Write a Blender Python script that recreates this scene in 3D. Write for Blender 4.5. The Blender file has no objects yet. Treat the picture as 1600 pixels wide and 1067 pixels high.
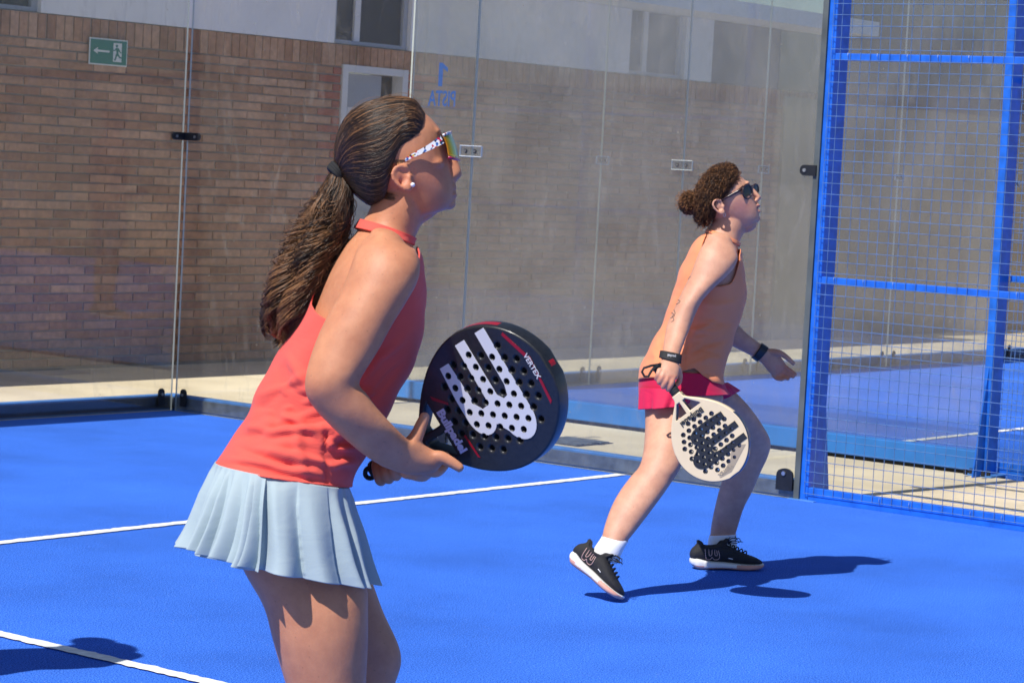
import bpy, bmesh, math, random
import numpy as np
from mathutils import Vector, Matrix
from mathutils.bvhtree import BVHTree

random.seed(7); RNG = np.random.default_rng(7)
scene = bpy.context.scene
col = scene.collection
rad = math.radians

# ---------------------------------------------------------------- camera
FPX = 4027.335                                   # focal length in pixels of the 1600 px wide photograph
CAM = np.array([-10.0287, -10.0093, 1.4582])
YAW, PITCH, ROLL = 0.9164, -0.0697, 0.0538
_f = np.array([math.sin(YAW)*math.cos(PITCH), math.cos(YAW)*math.cos(PITCH), math.sin(PITCH)])
_r = np.array([math.cos(YAW), -math.sin(YAW), 0.0])
_u = np.cross(_r, _f)
CF = _f
CR = math.cos(ROLL)*_r + math.sin(ROLL)*_u
CU = -math.sin(ROLL)*_r + math.cos(ROLL)*_u
cam_d = bpy.data.cameras.new('camera'); cam = bpy.data.objects.new('camera', cam_d); col.objects.link(cam)
cam_d.sensor_width = 36.0; cam_d.lens = FPX*36.0/1600.0; cam_d.clip_start = 0.1; cam_d.clip_end = 3000
M = Matrix.Identity(4)
for i in range(3):
    M[i][0] = CR[i]; M[i][1] = CU[i]; M[i][2] = -CF[i]; M[i][3] = CAM[i]
cam.matrix_world = M
cam_d.dof.use_dof = True; cam_d.dof.focus_distance = 6.4; cam_d.dof.aperture_fstop = 20.0
scene.camera = cam

def at(u, v, D):                                  # photo pixel + distance along the view axis -> world point
    return CAM + D*(CF + (u-800.0)/FPX*CR - (v-533.5)/FPX*CU)
def ray(u, v):
    return CF + (u-800.0)/FPX*CR - (v-533.5)/FPX*CU
def pix(P):
    d = np.asarray(P, float)-CAM; w = d@CF
    return 800+FPX*(d@CR)/w, 533.5-FPX*(d@CU)/w, w

# ---------------------------------------------------------------- light
LDIR = np.array([0.68, -0.075, -1.0])             # direction in which sunlight travels
SUN_EL = math.atan2(1.0, math.hypot(LDIR[0], LDIR[1]))
world = bpy.data.worlds.new('World'); scene.world = world; world.use_nodes = True
wn = world.node_tree.nodes; wl = world.node_tree.links
sky = wn.new('ShaderNodeTexSky'); sky.sky_type = 'NISHITA'; sky.sun_disc = False
sky.sun_elevation = SUN_EL; sky.sun_rotation = math.atan2(-LDIR[0], -LDIR[1]) 
sky.air_density = 1.0; sky.dust_density = 0.6; sky.ozone_density = 1.0
tint = wn.new('ShaderNodeMix'); tint.data_type = 'RGBA'; tint.blend_type = 'MULTIPLY'; tint.inputs['Factor'].default_value = 1.0
tint.inputs['B'].default_value = (.90, .96, 1.06, 1); wl.new(sky.outputs['Color'], tint.inputs['A'])
wl.new(tint.outputs['Result'], wn['Background'].inputs['Color'])
wn['Background'].inputs['Strength'].default_value = 0.075
sd = bpy.data.lights.new('sun', 'SUN'); sun = bpy.data.objects.new('sun', sd); col.objects.link(sun)
sd.energy = 5.0; sd.angle = rad(0.53); sd.color = (1.0, 0.955, 0.89)
sun.rotation_euler = Vector(LDIR).to_track_quat('-Z', 'Y').to_euler(); sun.location = (-12, 2, 20)

scene.view_settings.view_transform = 'Standard'; scene.view_settings.look = 'None'
scene.view_settings.exposure = 0.10; scene.view_settings.gamma = 1.0; scene.view_settings.use_curve_mapping = False
scene.cycles.max_bounces = 7; scene.cycles.transparent_max_bounces = 48
scene.cycles.glossy_bounces = 4; scene.cycles.caustics_reflective = False; scene.cycles.caustics_refractive = False

# ---------------------------------------------------------------- helpers
class MB:
    def __init__(s): s.v = []; s.f = []; s.m = []
    def add(s, vs, fs, mi=0):
        o = len(s.v); s.v.extend([tuple(map(float, p)) for p in vs])
        for q in fs: s.f.append(tuple(i+o for i in q)); s.m.append(mi)
        return s
    def box(s, x0, x1, y0, y1, z0, z1, mi=0):
        x0, x1 = min(x0,x1), max(x0,x1); y0, y1 = min(y0,y1), max(y0,y1); z0, z1 = min(z0,z1), max(z0,z1)
        vs = [(x0,y0,z0),(x1,y0,z0),(x1,y1,z0),(x0,y1,z0),(x0,y0,z1),(x1,y0,z1),(x1,y1,z1),(x0,y1,z1)]
        return s.add(vs, [(3,2,1,0),(4,5,6,7),(0,1,5,4),(1,2,6,5),(2,3,7,6),(3,0,4,7)], mi)
    def rbox(s, x0, x1, y0, y1, z0, z1, b, mi=0):     # box with bevelled edges
        bm = bmesh.new(); bmesh.ops.create_cube(bm, size=1.0)
        for v in bm.verts:
            v.co = Vector(((x0+x1)/2+v.co.x*(x1-x0), (y0+y1)/2+v.co.y*(y1-y0), (z0+z1)/2+v.co.z*(z1-z0)))
        bmesh.ops.bevel(bm, geom=bm.edges[:], offset=b, segments=2, affect='EDGES', profile=0.5)
        bm.verts.index_update()
        s.add([v.co[:] for v in bm.verts], [[v.index for v in f.verts] for f in bm.faces], mi); bm.free(); return s
    def tube(s, pts, r, n=8, mi=0, caps=True, closed=False):
        pts = [np.asarray(p, float) for p in pts]; k = len(pts)
        rs = r if hasattr(r, '__len__') else [r]*k
        vs = []; prev = None
        for i, p in enumerate(pts):
            if closed: t = pts[(i+1) % k]-pts[i-1]
            else: t = pts[min(i+1, k-1)]-pts[max(i-1, 0)]
            t = t/(np.linalg.norm(t)+1e-12)
            if prev is None:
                a = np.array([0, 0, 1.0]) if abs(t[2]) < .9 else np.array([1.0, 0, 0])
                e1 = np.cross(t, a)
            else: e1 = prev-t*(prev@t)
            e1 /= np.linalg.norm(e1)+1e-12; prev = e1; e2 = np.cross(t, e1)
            for j in range(n):
                a = 2*math.pi*j/n; vs.append(p+rs[i]*(math.cos(a)*e1+math.sin(a)*e2))
        fs = []
        for i in range(k if closed else k-1):
            for j in range(n):
                a = i*n+j; b = i*n+(j+1) % n; c = ((i+1) % k)*n+(j+1) % n; d = ((i+1) % k)*n+j
                fs.append((a, b, c, d))
        if caps and not closed: fs.append(tuple(range(n-1, -1, -1))); fs.append(tuple(range((k-1)*n, k*n)))
        return s.add(vs, fs, mi)
    def poly(s, pts, th, nrm, mi=0, mside=None):         # flat polygon (world points) thickened along nrm
        n = len(pts); nrm = np.asarray(nrm, float)
        a = [np.asarray(p, float) for p in pts]; b = [p+nrm*th for p in a]
        fs = [tuple(range(n-1, -1, -1)), tuple(range(n, 2*n))]
        s.add(a+b, fs, mi)
        s.add(a+b, [(i, (i+1) % n, n+(i+1) % n, n+i) for i in range(n)], mi if mside is None else mside); return s
    def ell(s, c, A, B, Cc, n=16, m=10, mi=0):            # ellipsoid with semi-axis vectors
        c, A, B, Cc = [np.asarray(q, float) for q in (c, A, B, Cc)]
        vs = [c+Cc]
        for i in range(1, m):
            ph = math.pi*i/m
            for j in range(n):
                th = 2*math.pi*j/n
                vs.append(c+math.sin(ph)*(math.cos(th)*A+math.sin(th)*B)+math.cos(ph)*Cc)
        vs.append(c-Cc); fs = []
        for j in range(n): fs.append((0, 1+j, 1+(j+1) % n))
        for i in range(m-2):
            for j in range(n):
                a = 1+i*n+j; b = 1+i*n+(j+1) % n; fs.append((a, a+n, b+n, b))
        L = len(vs)-1; o = 1+(m-2)*n
        for j in range(n): fs.append((L, o+(j+1) % n, o+j))
        return s.add(vs, fs, mi)
    def mesh(s, name):
        me = bpy.data.meshes.new(name); me.from_pydata(s.v, [], s.f)
        if s.m and max(s.m) > 0: me.polygons.foreach_set('material_index', s.m)
        me.update(); return me

def tag(o, label=None, cat=None, group=None, kind=None):
    if label: o['label'] = label
    if cat: o['category'] = cat
    if group: o['group'] = group
    if kind: o['kind'] = kind
    return o
def obj(name, data, mats=None, parent=None, smooth=False, **k):
    me = data.mesh(name) if isinstance(data, MB) else data
    o = bpy.data.objects.new(name, me); col.objects.link(o)
    if mats is not None and not me.materials:
        for m in (mats if isinstance(mats, (list, tuple)) else [mats]): me.materials.append(m)
    if smooth: me.polygons.foreach_set('use_smooth', [True]*len(me.polygons)); me.update()
    if parent is not None: o.parent = parent; o.matrix_parent_inverse = parent.matrix_world.inverted()
    return tag(o, **k)
def empty(name, loc=(0, 0, 0), **k):
    o = bpy.data.objects.new(name, None); col.objects.link(o); o.location = loc; o.empty_display_size = .1
    o.matrix_world = Matrix.Translation(Vector(loc)); return tag(o, **k)
def copy_tree(o, parent=None):
    c = o.copy(); col.objects.link(c)
    if parent is not None: c.parent = parent
    for ch in o.children: copy_tree(ch, c)
    return c

# ---------------------------------------------------------------- materials
def mat(name, color, rough=0.6, metal=0.0, var=0.0, vscale=20.0, bump=0.0, bscale=60.0, spec=0.5, sss=0.0, var2=None, vdetail=4.0, sheen=0.0, coat=0.0):
    m = bpy.data.materials.new(name); m.use_nodes = True
    nt = m.node_tree; N = nt.nodes; L = nt.links; b = N['Principled BSDF']
    b.inputs['Roughness'].default_value = rough; b.inputs['Metallic'].default_value = metal
    b.inputs['Specular IOR Level'].default_value = spec
    b.inputs['Base Color'].default_value = (*color, 1)
    if coat: b.inputs['Coat Weight'].default_value = coat; b.inputs['Coat Roughness'].default_value = .15
    if sheen: b.inputs['Sheen Weight'].default_value = sheen
    tc = N.new('ShaderNodeTexCoord')
    if var > 0:
        nz = N.new('ShaderNodeTexNoise'); nz.inputs['Scale'].default_value = vscale; nz.inputs['Detail'].default_value = vdetail
        L.new(tc.outputs['Object'], nz.inputs['Vector'])
        mp = N.new('ShaderNodeMapRange'); mp.inputs['From Min'].default_value = .3; mp.inputs['From Max'].default_value = .7
        L.new(nz.outputs['Fac'], mp.inputs['Value'])
        mx = N.new('ShaderNodeMix'); mx.data_type = 'RGBA'
        c1 = tuple(max(0, c*(1-var)) for c in color); c2 = var2 if var2 else tuple(min(1, c*(1+var)) for c in color)
        mx.inputs['A'].default_value = (*c1, 1); mx.inputs['B'].default_value = (*c2, 1)
        L.new(mp.outputs['Result'], mx.inputs['Factor']); L.new(mx.outputs['Result'], b.inputs['Base Color'])
    if bump > 0:
        nb = N.new('ShaderNodeTexNoise'); nb.inputs['Scale'].default_value = bscale; nb.inputs['Detail'].default_value = 6
        L.new(tc.outputs['Object'], nb.inputs['Vector'])
        bp = N.new('ShaderNodeBump'); bp.inputs['Strength'].default_value = bump; bp.inputs['Distance'].default_value = .01
        L.new(nb.outputs['Fac'], bp.inputs['Height']); L.new(bp.outputs['Normal'], b.inputs['Normal'])
    if sss:
        b.inputs['Subsurface Weight'].default_value = sss; b.inputs['Subsurface Radius'].default_value = (.012, .004, .002)
        b.inputs['Subsurface Scale'].default_value = 1.0
    return m

def glass_mat(name, tint=(0.93, 0.96, 0.95), dust=0.05, refl=0.6, dustcol=(.66, .61, .53), smear=0.06):
    m = bpy.data.materials.new(name); m.use_nodes = True
    nt = m.node_tree; N = nt.nodes; L = nt.links; N.remove(N['Principled BSDF'])
    out = N['Material Output']
    geo = N.new('ShaderNodeNewGeometry')
    ior = N.new('ShaderNodeMapRange'); ior.inputs['To Min'].default_value = 1.5; ior.inputs['To Max'].default_value = 1/1.5
    L.new(geo.outputs['Backfacing'], ior.inputs['Value'])
    fr = N.new('ShaderNodeFresnel'); L.new(ior.outputs['Result'], fr.inputs['IOR'])
    tr = N.new('ShaderNodeBsdfTransparent'); tr.inputs['Color'].default_value = (*[t**.5 for t in tint], 1)
    gl = N.new('ShaderNodeBsdfGlossy'); gl.inputs['Roughness'].default_value = .004; gl.inputs['Color'].default_value = (refl, refl, refl, 1)
    mx = N.new('ShaderNodeMixShader'); L.new(fr.outputs['Fac'], mx.inputs['Fac']); L.new(tr.outputs[0], mx.inputs[1]); L.new(gl.outputs[0], mx.inputs[2])
    df = N.new('ShaderNodeBsdfDiffuse'); df.inputs['Color'].default_value = (*dustcol, 1)
    tl = N.new('ShaderNodeBsdfTranslucent'); tl.inputs['Color'].default_value = (*dustcol, 1)
    ad = N.new('ShaderNodeMixShader'); ad.inputs['Fac'].default_value = .5; L.new(df.outputs[0], ad.inputs[1]); L.new(tl.outputs[0], ad.inputs[2])
    tc = N.new('ShaderNodeTexCoord')
    n1 = N.new('ShaderNodeTexNoise'); n1.inputs['Scale'].default_value = 1.3; n1.inputs['Detail'].default_value = 5; n1.inputs['Distortion'].default_value = 1.2
    L.new(tc.outputs['Object'], n1.inputs['Vector'])
    r1 = N.new('ShaderNodeMapRange'); r1.inputs['From Min'].default_value = .35; r1.inputs['From Max'].default_value = .75
    r1.inputs['To Min'].default_value = dust*.6; r1.inputs['To Max'].default_value = dust*1.6; L.new(n1.outputs['Fac'], r1.inputs['Value'])
    # wiped smears: stretched noise, thresholded
    mp = N.new('ShaderNodeMapping'); mp.inputs['Rotation'].default_value = (.5, .4, .3); mp.inputs['Scale'].default_value = (5, 5, 1.3)
    L.new(tc.outputs['Object'], mp.inputs['Vector'])
    n2 = N.new('ShaderNodeTexNoise'); n2.inputs['Scale'].default_value = 2.2; n2.inputs['Detail'].default_value = 8; n2.inputs['Distortion'].default_value = 2.5
    L.new(mp.outputs['Vector'], n2.inputs['Vector'])
    r2 = N.new('ShaderNodeMapRange'); r2.inputs['From Min'].default_value = .56; r2.inputs['From Max'].default_value = .80
    r2.inputs['To Min'].default_value = 0; r2.inputs['To Max'].default_value = smear*1.7; L.new(n2.outputs['Fac'], r2.inputs['Value'])
    sm = N.new('ShaderNodeMath'); sm.operation = 'ADD'; L.new(r1.outputs['Result'], sm.inputs[0]); L.new(r2.outputs['Result'], sm.inputs[1])
    # specks
    vo = N.new('ShaderNodeTexVoronoi'); vo.inputs['Scale'].default_value = 9.0; L.new(tc.outputs['Object'], vo.inputs['Vector'])
    lt = N.new('ShaderNodeMath'); lt.operation = 'LESS_THAN'; lt.inputs[1].default_value = .035; L.new(vo.outputs['Distance'], lt.inputs[0])
    ls = N.new('ShaderNodeMath'); ls.operation = 'MULTIPLY'; ls.inputs[1].default_value = .35; L.new(lt.outputs[0], ls.inputs[0])
    s2 = N.new('ShaderNodeMath'); s2.operation = 'ADD'; s2.use_clamp = True; L.new(sm.outputs[0], s2.inputs[0]); L.new(ls.outputs[0], s2.inputs[1])
    fx = N.new('ShaderNodeMixShader'); L.new(s2.outputs[0], fx.inputs['Fac']); L.new(mx.outputs[0], fx.inputs[1]); L.new(ad.outputs[0], fx.inputs[2])
    L.new(fx.outputs[0], out.inputs['Surface'])
    return m

m_glass = glass_mat('toughened_glass', dust=.046, smear=.075, refl=.9)
m_glass_far = glass_mat('dusty_glass', dust=.125, smear=.07)
m_glass_edge = mat('glass_edge', (.62, .66, .6), .35)
m_blue = mat('blue_paint', (.012, .14, .66), .42, var=.22, vscale=16, bump=.03, bscale=40, spec=.5)
m_blue_dull = mat('blue_rail_paint', (.07, .22, .55), .5, var=.18, vscale=14, bump=.05)
m_steel = mat('dirty_steel', (.13, .15, .17), .55, metal=.3, var=.35, vscale=18, bump=.08)
m_rubber = mat('black_rubber', (.016, .018, .022), .7, var=.3, vscale=15, bump=.05)
m_blackpl = mat('black_plastic', (.012, .013, .016), .45, var=.2, vscale=30)
m_bolt = mat('zinc_bolt', (.55, .56, .58), .3, metal=.9)
m_wire = mat('wire_blue', (.10, .20, .40), .4, var=.25, vscale=25, spec=.6)
m_white = mat('line_white', (.80, .81, .80), .85, var=.14, vscale=26, bump=.25, bscale=400)
m_conc = mat('concrete', (.70, .58, .385), .9, var=.18, vscale=1.6, bump=.12, bscale=90, var2=(.80, .68, .48), vdetail=8)

def turf_mat():
    m = bpy.data.materials.new('blue_turf'); m.use_nodes = True
    nt = m.node_tree; N = nt.nodes; L = nt.links; b = N['Principled BSDF']
    tc = N.new('ShaderNodeTexCoord')
    n1 = N.new('ShaderNodeTexNoise'); n1.inputs['Scale'].default_value = 210; n1.inputs['Detail'].default_value = 3; n1.inputs['Roughness'].default_value = .75
    n2 = N.new('ShaderNodeTexNoise'); n2.inputs['Scale'].default_value = 1.1; n2.inputs['Detail'].default_value = 6; n2.inputs['Roughness'].default_value = .6
    for n in (n1, n2): L.new(tc.outputs['Object'], n.inputs['Vector'])
    cr = N.new('ShaderNodeValToRGB')
    e = cr.color_ramp.elements; e[0].position = .38; e[0].color = (.008, .068, .40, 1); e[1].position = .62; e[1].color = (.10, .30, .97, 1)
    x = cr.color_ramp.elements.new(.5); x.color = (.032, .152, .73, 1)
    L.new(n1.outputs['Fac'], cr.inputs['Fac'])
    r2 = N.new('ShaderNodeMapRange'); r2.inputs['From Min'].default_value = .3; r2.inputs['From Max'].default_value = .7
    r2.inputs['To Min'].default_value = .74; r2.inputs['To Max'].default_value = 1.06; L.new(n2.outputs['Fac'], r2.inputs['Value'])
    mu = N.new('ShaderNodeMix'); mu.data_type = 'RGBA'; mu.blend_type = 'MULTIPLY'; mu.inputs['Factor'].default_value = 1
    L.new(cr.outputs['Color'], mu.inputs['A']); L.new(r2.outputs['Result'], mu.inputs['B'])
    # sand grains lying in the pile
    vo = N.new('ShaderNodeTexVoronoi'); vo.inputs['Scale'].default_value = 34; L.new(tc.outputs['Object'], vo.inputs['Vector'])
    lt = N.new('ShaderNodeMath'); lt.operation = 'LESS_THAN'; lt.inputs[1].default_value = .075; L.new(vo.outputs['Distance'], lt.inputs[0])
    ml = N.new('ShaderNodeMath'); ml.operation = 'MULTIPLY'; ml.inputs[1].default_value = .30; L.new(lt.outputs[0], ml.inputs[0])
    mg = N.new('ShaderNodeMix'); mg.data_type = 'RGBA'; L.new(ml.outputs[0], mg.inputs['Factor'])
    L.new(mu.outputs['Result'], mg.inputs['A']); mg.inputs['B'].default_value = (.45, .55, .85, 1)
    L.new(mg.outputs['Result'], b.inputs['Base Color'])
    b.inputs['Roughness'].default_value = .9; b.inputs['Specular IOR Level'].default_value = .2
    bp = N.new('ShaderNodeBump'); bp.inputs['Strength'].default_value = .3; bp.inputs['Distance'].default_value = .003
    L.new(n1.outputs['Fac'], bp.inputs['Height']); L.new(bp.outputs['Normal'], b.inputs['Normal'])
    return m
m_turf = turf_mat()

def brick_mat(name, c1, c2, c3):
    m = bpy.data.materials.new(name); m.use_nodes = True
    nt = m.node_tree; N = nt.nodes; L = nt.links; b = N['Principled BSDF']
    oi = N.new('ShaderNodeObjectInfo'); geo = N.new('ShaderNodeNewGeometry')
    ad = N.new('ShaderNodeMath'); ad.operation = 'ADD'; L.new(oi.outputs['Random'], ad.inputs[0]); L.new(geo.outputs['Random Per Island'], ad.inputs[1])
    fr = N.new('ShaderNodeMath'); fr.operation = 'FRACT'; L.new(ad.outputs[0], fr.inputs[0])
    cr = N.new('ShaderNodeValToRGB'); e = cr.color_ramp.elements; e[0].color = (*c1, 1); e[1].color = (*c3, 1)
    x = e.new(.55); x.color = (*c2, 1); L.new(fr.outputs[0], cr.inputs['Fac'])
    nz = N.new('ShaderNodeTexNoise'); nz.inputs['Scale'].default_value = 28; nz.inputs['Detail'].default_value = 6
    L.new(geo.outputs['Position'], nz.inputs['Vector'])
    rr = N.new('ShaderNodeMapRange'); rr.inputs['From Min'].default_value = .3; rr.inputs['From Max'].default_value = .7; rr.inputs['To Min'].default_value = .78; rr.inputs['To Max'].default_value = 1.15
    L.new(nz.outputs['Fac'], rr.inputs['Value'])
    mu = N.new('ShaderNodeMix'); mu.data_type = 'RGBA'; mu.blend_type = 'MULTIPLY'; mu.inputs['Factor'].default_value = 1
    L.new(cr.outputs['Color'], mu.inputs['A']); L.new(rr.outputs['Result'], mu.inputs['B'])
    ns = N.new('ShaderNodeTexNoise'); ns.inputs['Scale'].default_value = 1.15; ns.inputs['Detail'].default_value = 7; ns.inputs['Roughness'].default_value = .65; L.new(geo.outputs['Position'], ns.inputs['Vector'])
    rs = N.new('ShaderNodeMapRange'); rs.inputs['From Min'].default_value = .32; rs.inputs['From Max'].default_value = .68; rs.inputs['To Min'].default_value = .70; rs.inputs['To Max'].default_value = 1.18; L.new(ns.outputs['Fac'], rs.inputs['Value'])
    m2 = N.new('ShaderNodeMix'); m2.data_type = 'RGBA'; m2.blend_type = 'MULTIPLY'; m2.inputs['Factor'].default_value = 1
    L.new(mu.outputs['Result'], m2.inputs['A']); L.new(rs.outputs['Result'], m2.inputs['B']); L.new(m2.outputs['Result'], b.inputs['Base Color'])
    bp = N.new('ShaderNodeBump'); bp.inputs['Strength'].default_value = .5; bp.inputs['Distance'].default_value = .004
    L.new(nz.outputs['Fac'], bp.inputs['Height']); L.new(bp.outputs['Normal'], b.inputs['Normal'])
    b.inputs['Roughness'].default_value = .88
    return m
m_brick = brick_mat('brick_clay', (.35, .165, .092), (.47, .245, .142), (.56, .33, .21))
m_brick_red = brick_mat('brick_red', (.36, .085, .055), (.42, .11, .07), (.45, .14, .09))
m_mortar = mat('mortar', (.36, .29, .225), .95, var=.25, vscale=6, bump=.2)
m_plaster = mat('white_plaster', (.87, .87, .87), .9, var=.05, vscale=3, bump=.06)
m_dark_pane = mat('dark_window', (.010, .015, .024), .25, spec=.12)
m_grey_paint = mat('grey_door_paint', (.36, .39, .43), .55, var=.06, vscale=4)
m_brown = mat('brown_panel', (.11, .075, .055), .8, var=.2, vscale=5)
m_frame_white = mat('white_frame', (.72, .72, .72), .5, var=.05, vscale=6)
# ================================================================ SETTING
# ground: one big sheet of pale ground to the horizon
g = MB(); g.box(-400, 400, -400, 400, -.30, -.05)
obj('ground', g, mat('dusty_ground', (.42, .37, .29), .95, var=.2, vscale=.4, bump=.1, bscale=20), kind='structure')

# concrete pavement laid in big slabs with open joints
pv = MB(); pv.box(-14, 22, -24, 2.30, -.05, -.022)
pave = obj('pavement', pv, mat('joint_dirt', (.20, .17, .13), .95, var=.2, vscale=8), kind='structure')
slab_me = {}
def slab(x0, x1, y0, y1):
    k = (round(x1-x0, 3), round(y1-y0, 3))
    if k not in slab_me:
        s = MB(); s.rbox(-k[0]/2, k[0]/2, -k[1]/2, k[1]/2, -.020, 0, .004); me = s.mesh('slab'); me.materials.append(m_conc); slab_me[k] = me
    o = bpy.data.objects.new('slab', slab_me[k]); col.objects.link(o); o.parent = pave
    o.location = ((x0+x1)/2, (y0+y1)/2, -.008+random.uniform(-.0015, .0015)); o.rotation_euler = (0, 0, random.uniform(-.0008, .0008))
J = .007
xs = [-12.05, -9.0, -6.0, -3.0, 0.05+2.0, 4.9, 7.9, 10.9, 13.9, 16.9]
for a, b in zip(xs[:-1], xs[1:]): slab(a+J, b-J, .10+J, 2.16-J)      # strip behind the courts
for k in range(5): slab(.10+J, 1.80-J, .09-2.9*(k+1)+J, .09-2.9*k-J)  # aisle between the two courts

def court(name, x0, x1, ymin):
    c = MB(); c.box(x0, x1, ymin, 0.0, -.02, 0.0)
    return obj(name, c, m_turf, kind='structure')
court('court_floor', -10, 0.0, -20.5)
court('neighbouring_court_floor', 1.89, 11.89, -20.5)

def turf_line(name, x0, x1, y0, y1, z=.004):
    # painted strip with slightly frayed edges
    s = MB(); along_x = abs(x1-x0) > abs(y1-y0); L = abs(x1-x0) if along_x else abs(y1-y0); n = int(L/.012)
    vs = []
    ra = np.convolve(RNG.normal(0, .0030, n+3), [.5, .5], 'same'); rb = np.convolve(RNG.normal(0, .0030, n+3), [.5, .5], 'same')
    for i in range(n+1):
        t = i/n
        if along_x: x = x0+(x1-x0)*t; vs += [(x, y0+ra[i], z), (x, y1+rb[i], z)]
        else: y = y0+(y1-y0)*t; vs += [(x0+ra[i], y, z), (x1+rb[i], y, z)]
    fs = [(2*i, 2*i+2, 2*i+3, 2*i+1) for i in range(n)]
    s.add(vs, fs)
    return obj(name, s, m_white, kind='structure')
turf_line('service_line', -10, -.02, -3.055, -3.0)
turf_line('centre_line', -5.028, -4.972, -10, -3.0, z=.0045)
turf_line('service_line', 2.38, 11.89, -3.0, -2.945)
turf_line('centre_line', 6.86, 6.92, -10, -2.95, z=.0045)

# ---------------------------------------------------------------- brick building behind the courts
WY = 2.166
bld = empty('brick_building', (4, 2.4, 0), label='long low brick building with white upper wall behind the glass courts', cat='building')
w = MB(); w.box(-9.5, 16, WY+.008, WY+.35, -.05, 2.215)
# cut for the door: rebuild in pieces instead of one slab
DX0, DX1, DZ = 3.70, 4.42, 2.075
w = MB(); w.box(-9.5, DX0, WY+.008, WY+.35, -.05, 2.215); w.box(DX1, 16, WY+.008, WY+.35, -.05, 2.215); w.box(DX0, DX1, WY+.0085, WY+.35, DZ, 2.2145)
obj('mortar_wall', w, m_mortar, bld)
BL, BH, BP = .285, .0586, .010
brick_sh = {}
def brick_mesh(L, H, m):
    k = (round(L, 3), round(H, 3), m.name)
    if k not in brick_sh:
        s = MB(); x, z, dp, b = L/2, H/2, BP+.002, .0025
        # front face chamfered, open at the back
        s.add([(-x, 0, -z), (x, 0, -z), (x, 0, z), (-x, 0, z), (-x, -dp+b, -z), (x, -dp+b, -z), (x, -dp+b, z), (-x, -dp+b, z),
               (-x+b, -dp, -z+b), (x-b, -dp, -z+b), (x-b, -dp, z-b), (-x+b, -dp, z-b)],
              [(0, 1, 5, 4), (1, 2, 6, 5), (2, 3, 7, 6), (3, 0, 4, 7), (4, 5, 9, 8), (5, 6, 10, 9), (6, 7, 11, 10), (7, 4, 8, 11), (8, 9, 10, 11)])
        me = s.mesh('brick'); me.materials.append(m); brick_sh[k] = me
    return brick_sh[k]
bricks = []                                       # (x, z, L, H, material)
rows = 35
for r in range(rows):
    z = r*BH+BH/2+.004; off = (r % 2)*BL/2+random.uniform(-.004, .004)
    x = -9.5+off
    while x < 16:
        x0, x1 = x, x+BL; m = m_brick
        segs = [(x0, x1)]
        if z < DZ and x1 > DX0-.0 and x0 < DX1+.0:
            segs = []
            if x0 < DX0-.03: segs.append((x0, DX0))
            if x1 > DX1+.03: segs.append((DX1, x1))
        for a, b in segs:
            if b-a < .03: continue
            near = (a > DX0-.36-(.14 if r % 5 == 2 else 0) and b <= DX0+.01 and (b-a < .28 or r % 2)) or (a >= DX1-.01 and a < DX1+.16)
            bricks.append(((a+b)/2, z, b-a-.011, BH-.011, m_brick_red if near and random.random() < .9 else m_brick))
        x += BL
sx = -9.5
while sx < 16:
    bricks.append((sx+.0375, 2.136, .0655, .150, m_brick)); sx += .075
def vis(b):
    u, v, wd = pix((b[0], WY, b[1])); return -15 < u < 1615 and -10 < v < 1080
cand = [i for i, b in enumerate(bricks) if vis(b)]
cand.sort(key=lambda i: (bricks[i][0] > 3.62, bricks[i][0] if bricks[i][1] < 2.06 else bricks[i][0]*.6))
single = set(cand[:300])
rest = {m_brick.name: MB(), m_brick_red.name: MB()}
for i, (x, z, L_, H_, m) in enumerate(bricks):
    dy = random.uniform(-.005, .003)
    if i in single:
        o = bpy.data.objects.new('brick', brick_mesh(L_, H_, m)); col.objects.link(o); o.parent = bld
        o.matrix_parent_inverse = bld.matrix_world.inverted()
        o.location = (x, WY+.010+dy, z); o.rotation_euler = (random.uniform(-.006, .006), random.uniform(-.006, .006), random.uniform(-.006, .006))
    else:
        me = brick_mesh(L_, H_, m)
        rest[m.name].add([(v.co.x+x, v.co.y+WY+.010+dy, v.co.z+z) for v in me.vertices], [tuple(p.vertices) for p in me.polygons])
obj('bricks_beyond', rest[m_brick.name], m_brick, bld, kind='stuff')
obj('red_bricks', rest[m_brick_red.name], m_brick_red, bld, kind='stuff')
# white upper wall between the windows, browner panels towards the far end
UZ0, UZ1 = 2.217, 2.74
wins = [(-1.6, .87), (3.60, 4.43), (7.2, 8.0)]
pz = MB(); px = -9.5
for a, b in wins: pz.box(px, a, WY-.004, WY+.30, UZ0, UZ1); px = b
pz.box(8.0, 8.42, WY-.004, WY+.30, UZ0, UZ1)
pz.box(-9.5, 8.42, WY+.12, WY+.35, UZ0+.002, UZ1-.002)
obj('upper_wall', pz, m_plaster, bld)
bp_ = MB()
for k in range(14): bp_.box(8.424+k*.54, 8.424+k*.54+.53, WY-.002+.004*(k % 2), WY+.3, UZ0, UZ1)
obj('brown_cladding', bp_, m_brown, bld)
for a, b in wins:
    f = MB(); t = .05
    f.box(a+.002, a+t, WY+.03, WY+.09, UZ0+.002, UZ1-.002); f.box(b-t, b-.002, WY+.03, WY+.09, UZ0+.002, UZ1-.002)
    f.box(a+t, b-t, WY+.03, WY+.09, UZ0+.002, UZ0+.03)
    fr = obj('window', f, m_grey_paint, bld)
    mid = a+(b-a)*.34
    mu = MB(); mu.box(mid-.03, mid+.03, WY+.035, WY+.085, UZ0+.031, UZ1-.002); obj('mullion', mu, m_frame_white, fr)
    p = MB(); p.box(a+t, mid-.031, WY+.055, WY+.062, UZ0+.031, UZ1-.003); obj('pane', p, m_dark_pane, fr)
    p = MB(); p.box(mid+.031, b-t, WY+.055, WY+.062, UZ0+.031, UZ1-.003); obj('pane', p, m_dark_pane, fr)
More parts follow.
